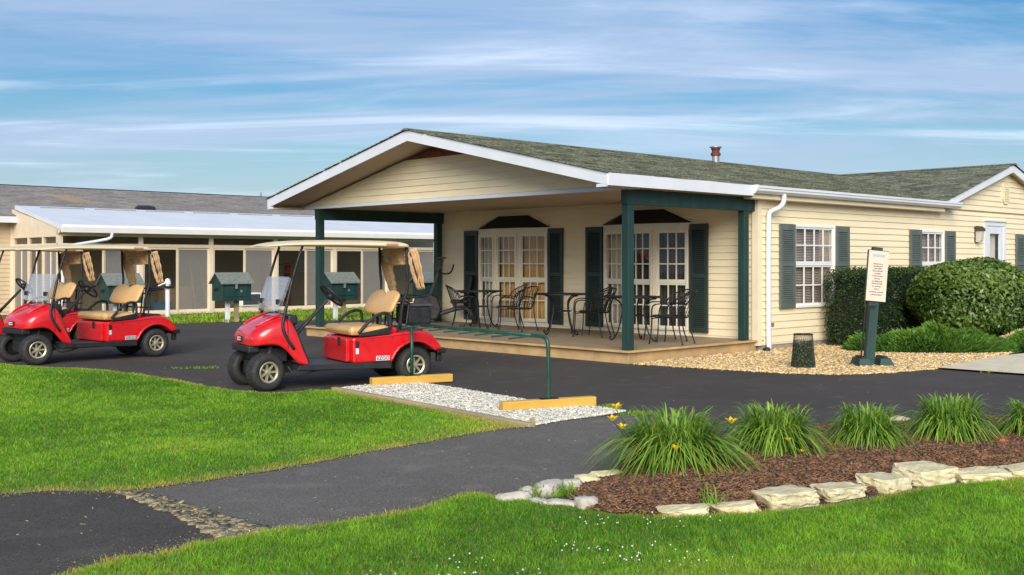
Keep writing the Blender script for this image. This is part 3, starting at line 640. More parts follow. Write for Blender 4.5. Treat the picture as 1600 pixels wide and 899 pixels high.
# -- door, lamp, outlet
dr = MB().box(12.60, 12.72, -.045, .02, .10, 2.47).box(13.66, 13.78, -.045, .02, .10, 2.47).box(12.60, 13.78, -.047, .02, 2.40, 2.50).box(12.57, 13.81, -.075, .02, 2.50, 2.535).build('door_frame', MT['white_trim'], HS)
d0 = MB().box(12.72, 12.90, -.03, .02, .12, 2.40).box(13.48, 13.66, -.03, .02, .12, 2.40).box(12.90, 13.48, -.028, .02, 2.22, 2.40).box(12.90, 13.48, -.028, .02, .12, 1.0).box(12.90, 13.48, -.026, .02, 1.58, 1.62).build('door', MT['white_trim'], HS)
MB().box(12.90, 13.48, -.012, -.006, 1.62, 2.22).build('pane', MT['glass'], d0); MB().box(12.90, 13.48, -.012, -.006, 1.0, 1.58).build('pane', MT['glass'], d0)
MB().box(12.88, 13.50, .10, .11, .95, 2.25).build('door_backing', MT['curtain'], d0); MB().box(12.76, 12.80, -.08, -.03, 1.06, 1.22).build('handle', MT['galv'], d0, bevel=.008)
lm = MB().box(12.08, 12.26, -.05, -.02, 2.00, 2.36).build('porch_lamp', MT['bark'], HS, bevel=.01)
MB().prism([(-.05, 2.26), (-.20, 2.26), (-.19, 2.32), (-.13, 2.37), (-.05, 2.38)], 0, 12.07, 12.27).build('lamp_cap', MT['bark'], lm); MB().prism([(-.051, 2.258), (-.185, 2.258), (-.165, 2.05), (-.12, 2.01), (-.051, 2.01)], 0, 12.09, 12.25).build('lamp_glass', MT['plexi_lamp'], lm)
MB().box(3.82, 3.90, -.035, -.02, .42, .48).build('outlet_cover', MT['galv'], HS)

# ------------------------------------------------------------------ neighbouring house with sunroom
NB = thing('neighbour_house', W(-1.29, 19.1), GRID, 'long low house behind the carts with glazed sunroom and white metal roof', 'building')
NL = 16.0; DEP = 3.5
MB().box(-9, 0.0, DEP, DEP+.1, 0, 2.72).build('wall', MT['siding_tan'], NB)
cr = MB(); z = .1
while z < 2.7: cr.hexa([(-9,DEP-.02,z),(-.05,DEP-.02,z),(-.05,DEP,z),(-9,DEP,z),(-9,DEP-.004,z+.125),(-.05,DEP-.004,z+.125),(-.05,DEP,z+.125),(-9,DEP,z+.125)]); z += .127
cr.build('siding_courses', MT['siding_tan'], NB, kind='stuff')
MB().box(-.05, .05, DEP-.06, DEP, 0, 2.72).build('corner_board', MT['frame_tan'], NB)
MB().box(.05, NL, DEP, DEP+.1, 0, 2.9).build('sunroom_back_wall', MT['siding_tan'], NB)
MB().box(0, NL, .0, DEP, -.02, .03).build('sunroom_floor', MT['dark_room'], NB)
rp = MB().hexa([(-9,DEP-.35,2.78),(NL+3,DEP-.35,2.78),(NL+3,DEP+4.6,4.02),(-9,DEP+4.6,4.02),(-9,DEP-.35,2.90),(NL+3,DEP-.35,2.90),(NL+3,DEP+4.6,4.12),(-9,DEP+4.6,4.12)])
rp.hexa([(-9,DEP+4.6,4.02),(NL+3,DEP+4.6,4.02),(NL+3,DEP+9.5,2.8),(-9,DEP+9.5,2.8),(-9,DEP+4.6,4.12),(NL+3,DEP+4.6,4.12),(NL+3,DEP+9.5,2.9),(-9,DEP+9.5,2.9)])
nr = rp.build('roof', MT['shingle_grey'], NB); ks = math.hypot(4.95, 1.22)
shingles('shingles', nr, (-9, DEP-.36, 2.905), (1, 0, 0), (0, 4.95/ks, 1.22/ks), NL+12, ks, MT['shingle_grey'], expo=.145, tw=(.25, .6))
MB().box(-9, NL+3, DEP+4.52, DEP+4.68, 4.11, 4.145).build('ridge_cap', MT['hood_black'], nr)
def onroof(x, y): return 2.905+(y-DEP+.36)/4.95*1.22
q = onroof(4.6, DEP+1.2); MB().hexa([(4.35,DEP+.95,q-.05),(4.95,DEP+.95,q-.05),(4.95,DEP+1.35,q+.05),(4.35,DEP+1.35,q+.05),(4.4,DEP+1.0,q+.10),(4.9,DEP+1.0,q+.10),(4.85,DEP+1.3,q+.15),(4.45,DEP+1.3,q+.15)]).build('roof_vent', MT['black_plastic'], NB)
pa = [(2.55, DEP+1.9), (3.35, DEP+1.9), (2.9, DEP+3.2), (2.2, DEP+3.2)]
MB().add([(x, y, onroof(x, y)+.022) for x, y in pa]+[(x, y, onroof(x, y)-.02) for x, y in pa], [(0,1,2,3),(7,6,5,4),(0,4,5,1),(1,5,6,2),(2,6,7,3),(3,7,4,0)]).build('roof_patch', MT['patch_tan'], NB)
MB().box(-9, .02, DEP-.46, DEP-.36, 2.70, 2.88).build('gutter', MT['white_metal'], NB)
MB().tube([(11, DEP+4.6, 4.1), (11, DEP+4.6, 4.3)], .04, 8).build('vent_pipe', MT['galv'], NB)
# white panel roof: ribs between the panels
MB().hexa([(-.02,-.32,2.42),(NL,-.32,2.42),(NL,DEP-.30,3.10),(-.02,DEP-.30,3.10),(-.02,-.32,2.53),(NL,-.32,2.53),(NL,DEP-.30,3.21),(-.02,DEP-.30,3.21)]).build('sunroom_roof', MT['white_metal'], NB)
x = .6
while x < NL-1:
    sp = (DEP-.62, DEP-.58); zz = lambda y: 2.53+(y+.32)/(DEP+.02)*.68
    MB().hexa([(x,sp[0],zz(sp[0])-.01),(x+1.3,sp[0],zz(sp[0])-.01),(x+1.3,sp[1],zz(sp[1])-.01),(x,sp[1],zz(sp[1])-.01),(x,sp[0],zz(sp[0])+.02),(x+1.3,sp[0],zz(sp[0])+.02),(x+1.3,sp[1],zz(sp[1])+.02),(x,sp[1],zz(sp[1])+.02)]).build('roof_seam', MT['galv'], NB); x += 1.62
MB().prism([(-.325, 2.56), (-.40, 2.57), (-.42, 2.50), (-.40, 2.36), (-.325, 2.35)], 0, -.03, NL).build('gutter', MT['frame_white'], NB)
MB().tube(soft([(1.35, -.36, 2.36), (1.35, -.36, 2.24), (1.2, -.3, 2.17), (.25, -.06, 2.0), (.12, -.06, 1.9), (.12, -.06, .05)], 1), .045, 8).build('downspout', MT['white_metal'], NB, smooth=True)
MB().add([(.0, 0, 2.30), (.0, DEP, 2.30), (.0, DEP, 3.10), (.0, -.3, 2.44)]+[(.05, 0, 2.30), (.05, DEP, 2.30), (.05, DEP, 3.10), (.05, -.3, 2.44)], [(0,1,2,3),(7,6,5,4),(0,4,5,1),(1,5,6,2),(2,6,7,3),(3,7,4,0)]).build('end_gable_panel', MT['frame_tan'], NB)
# glazed front, bay by bay: posts, rails, two tall panels and one transom each
fm = MT['frame_tan']
sf = MB().box(0, NL, 0, .09, 0, .10).box(0, NL, .002, .088, 1.975, 2.07).box(0, NL, .001, .089, 2.27, 2.44).build('sunroom_frame', fm, NB)
k = 0; x = .19
MB().box(0, .14, -.004, .12, .10, 2.27).build('frame_post', fm, sf)
while x < NL-.5:
    xe = x+2.2
    MB().box(xe-.09, xe+.03, -.004, .095, .10, 2.27).build('frame_post', fm, sf)
    MB().box(x+.04, xe-.1, .03, .04, 2.075, 2.265).build('transom_pane', MT['glass_grey'], sf)
    xm = (x+xe)/2
    for j, (a, b) in enumerate(((x+.03, xm), (xm, xe-.09))):
        y = .02+.03*j; MB().box(a, a+.05, y, y+.03, .10, 1.975).box(b-.05, b, y, y+.03, .10, 1.975).box(a+.05, b-.05, y+.001, y+.029, .10, .16).box(a+.05, b-.05, y+.001, y+.029, 1.92, 1.975).build('panel_frame', fm, sf)
        MB().box(a+.05, b-.05, y+.012, y+.018, .16, 1.92).build('screen_panel' if j else 'glass_panel', MT['screen'] if j else MT['glass_grey'], sf)
    x = xe; k += 1
# end wall of the sunroom
ef = MB().box(.0, .09, .12, DEP, 0, .10).box(.0, .09, .12, DEP, 1.975, 2.07).box(.0, .09, .12, DEP, 2.25, 2.30)
for y in (1.1, 2.2, DEP-.1): ef.box(.001, .091, y-.05, y+.05, .1, 2.25)
ef = ef.build('end_frame', fm, NB)
for a, b, m in ((.12, 1.05, 'screen'), (1.15, 2.15, 'glass_grey'), (2.25, DEP-.15, 'screen')):
    MB().box(.04, .05, a, b, .10, 1.975).build('end_panel', MT[m], ef); MB().box(.04, .05, a, b, 2.07, 2.25).build('transom_pane', MT['glass_grey'], ef)
    MB().box(.03, .06, (a+b)/2-.02, (a+b)/2+.02, .10, 1.975).build('mullion', MT['frame_white'], ef)
bwn = MB().box(9.75, 10.85, DEP-.04, DEP, 1.2, 2.0).build('back_window', MT['frame_white'], NB)
for i in range(2):
    for j in range(2): MB().box(9.80+i*.52, 10.28+i*.52, DEP-.05, DEP-.03, 1.24+j*.37, 1.58+j*.37).build('pane', MT['badge'], bwn)
# things kept in the sunroom
def world(x, y): return W(-1.29+x, 19.1+y)
def crate(name, x, y, w, d, h, m, label, cat, z=.03, lid=None):
    t = thing(name, (*world(x, y), z), GRID, label, cat); MB().prism([(-w/2, 0), (w/2, 0), (w/2*1.04, h), (-w/2*1.04, h)], 1, -d/2, d/2).build('tub', m, t, bevel=.01)
    MB().box(-w/2*1.08, w/2*1.08, -d/2*1.04, d/2*1.04, h, h+.03).build('lid', lid or m, t, bevel=.01); return t
crate('storage_tub', 3.25, .7, .55, .4, .32, MT['blue_bin'], 'blue plastic storage tub on the sunroom floor', 'storage box')
crate('cardboard_box', 4.1, 1.4, .9, .4, .75, MT['box_tan'], 'tall tan carton behind the sunroom screen', 'box')
st = thing('step_ladder', (*world(4.55, .8), .03), GRID, 'pale folding ladder leaning inside the sunroom', 'ladder')
for q in (-.2, .2): MB().tube([(q, -.25, 0), (q*.8, .25, 1.5)], .022, 6).build('rail', MT['box_tan'], st)
for i in range(5): MB().box(-.19, .19, -.25+.1*i-.02, -.25+.1*i+.04, .25*i+.22, .25*i+.245).build('rung', MT['box_tan'], st)
sh = thing('shelf_unit', (*world(7.25, .8), .03), GRID, 'red brown shelf unit stacked inside the sunroom', 'shelf')
for q in (-.45, .43): MB().box(q, q+.03, -.2, .2, 0, 1.5).build('side_panel', MT['shelf_red'], sh)
for i in range(6): MB().box(-.42, .43, -.19, .19, .08+i*.27, .11+i*.27).build('shelf_board', MT['shelf_red'], sh)
for i in range(4): MB().box(-.36+i*.05, .3-i*.04, -.16, .1, .115+i*.27, .27+i*.27).build('carton', MT['box_tan'] if i % 2 else MT['shelf_red'], sh)
for x_, lab in ((6.05, 'white window air conditioner low in the sunroom glazing'),):
    a = thing('air_conditioner', (*world(5.65, -.25), .12), GRID, lab, 'air conditioner'); MB().box(-.33, .33, -.2, .26, .1, .5).build('housing', MT['pvc'], a, bevel=.015); MB().box(-.29, .29, -.21, -.2, .14, .46).build('grille', MT['grey_plastic'], a)
    MB().box(-.3, .3, -.15, .2, -.1, .1).build('stand', MT['frame_tan'], a)

# ------------------------------------------------------------------ green pedestal boxes
def pedestal_box(p, label):
    t = thing('pedestal_box', p, GRID, label, 'utility box', 'green utility boxes with shingled roofs')
    L_, D_ = .42, .27
    for x in (-.12, .14): MB().box(x-.05, x+.05, -.05, .05, -.01, .58).build('post', MT['pvc'] if x < 0 else MT['timber_grey'], t, bevel=.006)
    b = MB().prism([(-D_, .55), (D_, .55), (D_, 1.02), (0, 1.24), (-D_, 1.02)], 0, -L_, L_).build('box_body', MT['green_wood'], t, bevel=.008)
    MB().box(-.3, .3, -D_-.012, -D_, .66, .94).build('access_panel', MT['green_wood'], b, bevel=.004)
    for sg in (-1, 1):
        r = MB().hexa([(-L_-.06,sg*(D_+.07),.985),(L_+.06,sg*(D_+.07),.985),(L_+.06,0,1.26),(-L_-.06,0,1.26),(-L_-.06,sg*(D_+.07),1.01),(L_+.06,sg*(D_+.07),1.01),(L_+.06,0,1.285),(-L_-.06,0,1.285)]).build('roof', MT['box_roof'], t)
    MB().box(-.06, .0, -D_-.06, -D_-.012, .86, 1.0).build('padlock', MT['galv'], t, bevel=.01); MB().lathe([(0, .02), (.035, .015), (.035, 0), (0, 0)], 10, 1, (.12, -D_-.02, .80)).build('lock', MT['galv'], t)
    MB().tube([(-L_-.03, -.05, .86), (-L_-.03, .05, .86)], .035, 8).build('socket', MT['black_plastic'], t)
for p, lab in ((G(362, 503), 'green utility box on posts left of the porch post'), (G(530, 500), 'green utility box seen behind the steering wheel of the near cart'),
               (G(672, 497.5), 'green utility box half hidden behind the exercise bike'), (G(188, 509), 'green utility box behind the seat backs of the parked carts')):
    pedestal_box(p, lab)
p = G(262, 498); t = thing('pipe_post', p, GRID, 'white plastic pipe post with cap behind the red cart', 'post')
MB().tube([(0, 0, 0), (0, 0, .95)], .062, 14).build('pipe', MT['pvc'], t, smooth=False); MB().lathe([(.07, .93), (.085, .94), (.085, 1.02), (.07, 1.03), (.055, 1.09), (0, 1.11)], 14).build('cap', MT['pvc'], t)
MB().tube([(-.12, -.09, .87), (.14, -.09, .86)], .035, 8).build('clamp', MT['black_plastic'], t); MB().tube([(-.30, -.05, .90), (-.05, -.05, 1.0)], .022, 6).build('arm', MT['pvc'], t)

# ------------------------------------------------------------------ golf carts
def make_cart():
    """front at x = -1.3, rear at x = 1.35, width along y; x here is measured from 1.0 m behind the front wheels"""
    t = thing('golf_cart', (0, 0, 0), 0, 'red golf cart', 'golf cart', 'red golf carts parked on the drive')
    X = lambda s: s-1.0
    red = MT['cart_red']; blk = MT['black_plastic']
    # front cowl, lofted section by section
    sec = [(-.190, .22, .545, .60, .635), (-.165, .35, .54, .65, .705), (-.10, .435, .545, .69, .765), (.0, .472, .56, .735, .825), (.10, .483, .56, .77, .872),
           (.18, .486, .53, .79, .902), (.25, .486, .47, .80, .922), (.31, .486, .395, .79, .91), (.365, .486, .325, .69, .80), (.43, .486, .30, .53, .62), (.515, .486, .30, .33, .36)]
    vs = []; n = 0
    for s, hw, zb, zs, zt in sec:
        row = [(hw, zb), (hw*1.01, zb*.5+zs*.5), (hw*.99, zs), (hw*.86, zs+.62*(zt-zs)), (hw*.50, zt-.012), (0, zt)]
        row = row+[(-a, b) for a, b in row[-2::-1]]; n = len(row); vs += [(X(s), a, b) for a, b in row]
    fs = [(i*n+k, i*n+k+1, (i+1)*n+k+1, (i+1)*n+k) for i in range(len(sec)-1) for k in range(n-1)]+[tuple(range(n))]
    mb = MB(); mb.add(vs, fs); cw = mb.build('front_cowl', red, t, smooth=True, sub=2)
    sd_ = cw.modifiers.new('th', 'SOLIDIFY'); sd_.thickness = .012
    for sg in (-1, 1):                                    # creases of the hood
        MB().tube(soft([(X(-.08), sg*.26, .765), (X(.04), sg*.30, .835), (X(.16), sg*.31, .885), (X(.26), sg*.30, .912)], 1), [.006]+[.014]*5+[.006]*2, 6).build('hood_ridge', red, cw, smooth=True)
    MB().tube(soft([(X(.255), y_, z_) for y_, z_ in ((-.489, .50), (-.487, .79), (-.42, .885), (-.24, .917), (0, .929), (.24, .917), (.42, .885), (.487, .79), (.489, .50))], 1), .0045, 5).build('cowl_seam', blk, cw)
    MB().box(X(-.195), X(-.06), -.36, .36, .455, .54).build('front_bumper', blk, t, bevel=.02)
    bd = MB().box(X(-.203), X(-.183), -.09, .09, .575, .65).build('nose_badge', MT['badge_black'], t, bevel=.006)
    bd.rotation_euler = (0, 0, 0)
    for q in (.592, .620): MB().box(X(-.207), X(-.2032), -.06, .03, q, q+.018).build('badge_mark', MT['badge'], bd)
    MB().box(X(-.207), X(-.2032), .042, .062, .588, .640).build('badge_mark', MT['badge'], bd)
    for sg in (-1, 1):
        hl = MB().box(X(-.165), X(-.13), sg*.31-.06, sg*.31+.06, .60, .65).build('headlight', MT['red_scrap'], t, bevel=.015)
    MB().hexa([(X(.33),-.40,.62),(X(.53),-.40,.30),(X(.53),.40,.30),(X(.33),.40,.62),(X(.36),-.40,.80),(X(.56),-.40,.32),(X(.56),.40,.32),(X(.36),.40,.80)]).build('footwell_panel', blk, t)
    MB().box(X(.27), X(.40), -.43, .43, .78, .905).build('dashboard', blk, t, bevel=.03)
    # floor, sills, underbody
    MB().box(X(.42), X(1.62), -.478, .478, .215, .285).build('floor_pan', MT['grey_plastic'], t, bevel=.012)
    for sg in (-1, 1):
        MB().hexa([(X(.36),sg*.47,.235),(X(1.60),sg*.47,.205),(X(1.60),sg*.505,.205),(X(.36),sg*.505,.235),(X(.40),sg*.47,.295),(X(1.60),sg*.47,.285),(X(1.60),sg*.50,.285),(X(.40),sg*.50,.295)]).build('sill', blk, t, bevel=.006)
        MB().tube(soft([(X(.28), sg*.40, .28), (X(.34), sg*.44, .17), (X(.5), sg*.44, .18), (X(.64), sg*.44, .22)], 1), .012, 6).build('step_bracket', blk, t)
    MB().box(X(-.10), X(.42), -.16, .16, .18, .34).build('chassis_rail', blk, t); MB().box(X(1.5), X(2.3), -.20, .20, .16, .42).build('motor_housing', blk, t); MB().box(X(-.05), X(.30), -.30, .30, .34, .50).build('wheel_liner', blk, t); MB().box(X(1.62), X(2.20), -.30, .30, .30, .52).build('wheel_liner', blk, t)
    MB().tube([(X(0), -.42, .22), (X(0), .42, .22)], .03, 8).build('axle', blk, t); MB().tube([(X(1.95), -.42, .225), (X(1.95), .42, .225)], .045, 8).build('axle', blk, t)
    for sg in (-1, 1): MB().tube([(X(.02), sg*.30, .24), (X(.12), sg*.26, .56)], .035, 8).tube([(X(.12), sg*.30, .24), (X(.08), sg*.25, .56)], .018, 6).build('strut', MT['grey_plastic'], t)
    # rear body from its side profile
    prof = [(1.09,.285),(1.085,.60),(1.30,.612),(1.58,.635),(1.80,.658),(2.0,.668),(2.09,.655),(2.20,.60),(2.29,.50),(2.345,.41),(2.20,.405),(2.15,.45),(2.06,.51),(1.94,.535),(1.81,.505),(1.70,.43),(1.62,.285)]
    rb = MB().prism([(X(a), b) for a, b in prof], 1, -.485, .485).build('rear_body', red, t, bevel=.028)
    for sg in (-1, 1):
        MB().tube(soft([(X(1.60), sg*.485, .29), (X(1.69), sg*.487, .44), (X(1.81), sg*.488, .515), (X(1.94), sg*.488, .545), (X(2.07), sg*.488, .52), (X(2.17), sg*.488, .46), (X(2.24), sg*.485, .41)], 1), .017, 8).build('fender_lip', red, t, smooth=True)
        for bs_, bz in ((1.14, .33), (1.36, .56), (1.62, .58), (2.22, .44)): MB().lathe([(0, sg*.004), (.008, sg*.002), (.009, 0)], 8, 1, (X(bs_), sg*.486, bz)).build('screw', blk, t)
        MB().tube([(X(1.12), sg*.486, .588), (X(1.58), sg*.488, .612), (X(1.95), sg*.486, .643)], .007, 6).build('body_crease', red, t)
        pl = MB().box(X(1.40), X(1.585), sg*.487-.004, sg*.487+.006, .305, .365).build('name_plate', MT['badge'], t, bevel=.003)
        tx = text('EZGO', .060, MT['badge_black'], 'name_lettering', pl, (X(1.4925), sg*.4945, .335), (R(90), 0, 0 if sg < 0 else R(180)), .001, 1.05)
    MB().box(X(1.03), X(1.085), -.40, .40, .30, .58).build('seat_box_panel', red, t, bevel=.01)
    MB().box(X(1.015), X(1.03), -.22, -.14, .50, .60).build('latch', blk, t, bevel=.006)
    MB().box(X(1.12), X(1.17), -.494, -.484, .48, .56).build('key_switch', blk, t, bevel=.004); MB().box(X(1.125), X(1.165), -.492, -.487, .40, .47).build('warning_label', MT['badge'], t)
    MB().hexa([(X(1.70),-.36,.655),(X(2.12),-.36,.65),(X(2.12),.36,.65),(X(1.70),.36,.655),(X(1.72),-.34,.72),(X(2.10),-.34,.69),(X(2.10),.34,.69),(X(1.72),.34,.72)]).build('bag_deck', blk, t, bevel=.01)
    MB().box(X(1.58), X(1.72), -.42, .42, .635, .72).build('engine_hump', red, t, bevel=.03)
    MB().box(X(2.27), X(2.40), -.46, .46, .36, .43).build('rear_bumper', blk, t, bevel=.015)
    for sg in (-1, 1): MB().box(X(2.30), X(2.37), sg*.36-.03, sg*.36+.03, .25, .37).build('bumper_bracket', blk, t, bevel=.01)
    # seats
    def cushion(x0, x1, y0, y1, z0, z1, nm, notch=0, lean=0):
        nx, ny = 6, 11; vs = []; mb = MB()
        pass
    MB().box(X(1.06), X(1.60), -.465, .465, .625, .745).build('seat_cushion', MT['vinyl_tan'], t, bevel=.05)
    sb = MB(); pts = []
    for j, y in enumerate(np.linspace(-.46, .46, 13)):
        e = abs(y)/.46; nt_ = .065*math.exp(-(y/.07)**2); top = 1.19-.06*max(0, e-.55)/.45*e-nt_; bot = .865+.045*max(0, e-.6)/.4
        ww = .05-.018*e**4
        for zf, bulge in ((0, .6), (.2, .98), (.5, 1.0), (.8, .9), (1, .55)):
            zz = bot+(top-bot)*zf; xx = 1.60+.17*(zz-.86)/.33
            pts.append((X(xx-ww*bulge), y, zz)); pts.append((X(xx+ww*bulge), y, zz))
    fs = []
    for j in range(12):
        for i in range(4):
            a = j*10+i*2; b = a+10; fs += [(a, b, b+2, a+2), (a+1, a+3, b+3, b+1)]
        a = j*10; fs += [(a, a+1, a+11, a+10), (a+8, a+18, a+19, a+9)]
    for a in (0, 120): fs += [(a+i*2, a+i*2+2, a+i*2+3, a+i*2+1) for i in range(4)]
    sb.add(pts, fs); sb.build('backrest', MT['vinyl_tan'], t, smooth=True, sub=1)
    for y in (-.25, .0, .25): MB().tube([(X(1.66), y, .66), (X(1.67), y, 1.0)], .014, 6).build('backrest_support', blk, t)
    for sg in (-1, 1):
        w = sg*.475
        MB().tube(soft([(X(1.17), w, .66), (X(1.26), w, .76), (X(1.38), w, .86), (X(1.48), w, .905), (X(1.58), w, .90), (X(1.60), w, .84), (X(1.60), w, .70)], 2), .020, 8).build('hip_restraint', blk, t, smooth=True)
        MB().hexa([(X(1.17),w-.02,.615),(X(1.60),w-.02,.635),(X(1.60),w+.02,.635),(X(1.17),w+.02,.615),(X(1.18),w-.02,.655),(X(1.60),w-.02,.725),(X(1.60),w+.02,.725),(X(1.18),w+.02,.655)]).build('armrest_base', blk, t, bevel=.008)
    # steering
    ys = -.24
    MB().tube([(X(.40), ys, .62), (X(.84), ys, 1.07)], [.026, .02], 10).build('steering_column', blk, t)
    sw_ = MB(); c = Vector((X(.90), ys, 1.13)); ax = Vector((-.72, 0, -.69)).normalized(); e1 = Vector((0, 1, 0)); e2 = ax.cross(e1)
    sw_.tube([c+(e1*math.cos(a)+e2*math.sin(a))*.175 for a in np.linspace(0, 2*math.pi, 25)], .016, 8, False)
    for a in (.5, 2.64, 4.71): sw_.tube([c+ax*.02, c+(e1*math.cos(a)+e2*math.sin(a))*.17], .014, 6)
    sw_.tube([c+ax*.05, c-ax*.02], .05, 12); sw_.build('steering_wheel', blk, t, smooth=True)
    # windshield struts, folded clear windshield
    for sg in (-1, 1):
        y = sg*.45
        MB().tube(soft([(X(.45), y, 1.745), (X(.39), y, 1.58), (X(.32), y, 1.33)], 1), .016, 8).build('front_strut', blk, t, smooth=True)
        MB().tube(soft([(X(.325), y, 1.36), (X(.25), y, 1.02), (X(.205), y*1.02, .86), (X(.185), y*1.08, .76), (X(.225), y*1.09, .65), (X(.33), y*1.09, .495)], 1), .020, 8).build('lower_strut', blk, t, smooth=True)
    MB().hexa([(X(.14),-.425,.955),(X(.285),-.425,1.37),(X(.285),.425,1.37),(X(.14),.425,.955),(X(.147),-.425,.952),(X(.293),-.425,1.367),(X(.293),.425,1.367),(X(.147),.425,.952)]).build('windshield', MT['plexi'], t)
    MB().hexa([(X(.165),-.425,.94),(X(.31),-.425,1.355),(X(.31),.425,1.355),(X(.165),.425,.94),(X(.172),-.425,.937),(X(.318),-.425,1.352),(X(.318),.425,1.352),(X(.172),.425,.937)]).build('windshield', MT['plexi'], t)
    for y in (-.33, .33):
        MB().box(X(.165), X(.20), y-.055, y+.055, 1.03, 1.095).build('windshield_clip', blk, t, bevel=.006); MB().box(X(.15), X(.20), y-.04, y+.04, .94, .97).build('windshield_clip', blk, t, bevel=.006)
    # canopy
    cs = [(.02, .40, 1.735, 1.742, 1.750), (.06, .47, 1.735, 1.752, 1.772), (.16, .52, 1.738, 1.770, 1.798), (.40, .535, 1.745, 1.790, 1.822), (.85, .54, 1.748, 1.797, 1.832), (1.40, .54, 1.742, 1.797, 1.832), (1.75, .535, 1.730, 1.795, 1.826), (1.83, .52, 1.730, 1.785, 1.812), (1.885, .49, 1.730, 1.745, 1.755)]
    vs = []; mb = MB()
    for s, hw, zb, ze, zt in cs:
        row = [(-hw, zb), (-hw, ze-.012), (-hw*.965, ze), (-hw*.6, zt-.006), (0, zt), (hw*.6, zt-.006), (hw*.965, ze), (hw, ze-.012), (hw, zb), (hw*.9, zb+.012), (-hw*.9, zb+.012)]
        n = len(row); vs += [(X(s), a, b) for a, b in row]
    fs = [(i*n+k, i*n+(k+1) % n, (i+1)*n+(k+1) % n, (i+1)*n+k) for i in range(len(cs)-1) for k in range(n)]+[tuple(range(n)), tuple(range((len(cs)-1)*n, len(cs)*n))[::-1]]
    mb.add(vs, fs); cp = mb.build('canopy', MT['canopy_cream'], t, smooth=True, sub=1)
    for sg in (-1, 1): MB().box(X(1.52), X(1.68), sg*.541-.004, sg*.541+.006, 1.758, 1.784).build('canopy_marker', MT['amber'], cp)
    # rear struts, bag rack, rolled rain curtain
    for sg in (-1, 1):
        y = sg*.44
        MB().tube(soft([(X(1.84), y, 1.745), (X(1.845), y, 1.45), (X(1.87), y*.98, 1.22), (X(1.80), y*.9, 1.0), (X(1.78), y*.85, .70)], 1), .019, 8).build('rear_strut', blk, t, smooth=True)
        MB().tube(soft([(X(1.86), sg*.46, 1.71), (X(1.93), sg*.47, 1.50), (X(2.03), sg*.47, 1.22)], 1), .010, 6).build('curtain_strap', blk, t)
    def cloth(pa, pb, wa, wb, nm, fold=5, amp=.02, dirv=(1, 0, 0), out=(0, 1, 0)):
        """a gathered hanging of canvas from pa to pb, wa and wb wide"""
        pa, pb, dv, ov = Vector(pa), Vector(pb), Vector(dirv), Vector(out); n1, n2 = 14, 26; vs = []
        for i in range(n1+1):
            f = i/n1; c = pa.lerp(pb, f); w = wa+(wb-wa)*f+.03*math.sin(f*math.pi)
            for j in range(n2+1):
                g = j/n2-.5; vs.append(c+dv*(g*w)+ov*(amp*(.5+f)*math.sin(j*2*math.pi*fold/n2+f*2.2)+.012*math.sin(i*1.9+j)))
        m = n2+1; mb = MB(); mb.add(vs, [(i*m+j, i*m+j+1, (i+1)*m+j+1, (i+1)*m+j) for i in range(n1) for j in range(n2)])
        o = mb.build(nm, MT['canvas'], t, smooth=True); q = o.modifiers.new('th', 'SOLIDIFY'); q.thickness = .006; return o
    cloth((X(1.88), 0, 1.735), (X(1.89), 0, 1.54), .86, .84, 'curtain_valance', 4, .012, (0, 1, 0), (1, 0, 0))
    MB().tube([(X(1.89), -.42, 1.54), (X(1.895), 0, 1.525), (X(1.89), .42, 1.545)], .022, 8).build('curtain_roll', MT['canvas'], t, smooth=True)
    for sg in (-1, 1): cloth((X(1.91), sg*.46, 1.72), (X(2.04), sg*.45, 1.20), .14, .10, 'curtain_swag', 4, .026, (.97, 0, .2), (0, 1, 0))
    cloth((X(1.885), .34, 1.60), (X(2.02), .38, 1.16), .24, .10, 'curtain_swag', 5, .022, (0, 1, 0), (1, 0, 0))
    bx_ = MB().box(X(1.93), X(2.27), -.30, .12, .735, .965).build('cooler_box', blk, t, bevel=.025); MB().box(X(1.92), X(2.28), -.31, .13, .968, 1.0).build('lid', MT['grey_plastic'], bx_, bevel=.01)
    rk = MB()
    for y in (-.34, -.10, .14, .36): rk.tube([(X(1.88), y, .69), (X(1.93), y, 1.12)], .013, 6)
    for z_ in (.80, 1.03, 1.12): rk.tube([(X(1.90), -.38, z_), (X(1.90), .40, z_)], .013, 6)
    rk.tube([(X(1.88), -.36, 1.08), (X(2.18), -.30, 1.10), (X(2.30), -.10, 1.10), (X(2.30), .2, 1.10), (X(2.18), .36, 1.10), (X(1.88), .38, 1.08)], .014, 6); rk.build('bag_rack', blk, t)
    # wheels
    def wheel(s, y, steer):
        sg = 1 if y > 0 else -1
        tp = [(.125, -.085), (.16, -.10), (.198, -.098), (.217, -.082), (.224, -.05), (.226, 0), (.224, .05), (.217, .082), (.198, .098), (.16, .10), (.125, .085)]
        wr = D.objects.new('wheel', None); COL.objects.link(wr); wr.parent = t; wr.location = (X(s), y, .226); wr.rotation_euler = (0, 0, steer)
        MB().lathe(tp, 36, 1, close=True).build('tyre', MT['rubber'], wr, smooth=True)
        tr = MB()
        for k in range(36):
            a = k*2*math.pi/36
            for o_, yy in ((0, -.045), (.09, .0), (0, .045)):
                b = a+o_; c, q = math.cos(b), math.sin(b); c2, q2 = math.cos(b+.12), math.sin(b+.12)
                tr.hexa([(.222*c,yy-.018,.222*q),(.222*c2,yy-.018,.222*q2),(.222*c2,yy+.018,.222*q2),(.222*c,yy+.018,.222*q),(.230*c,yy-.016,.230*q),(.230*c2,yy-.016,.230*q2),(.230*c2,yy+.016,.230*q2),(.230*c,yy+.016,.230*q)])
        tr.build('tread', MT['rubber'], wr, kind='stuff')
        MB().lathe([(.02, -.05), (.123, -.05), (.123, .05), (.02, .05)], 24, 1).build('wheel_well', MT['badge_black'], wr)
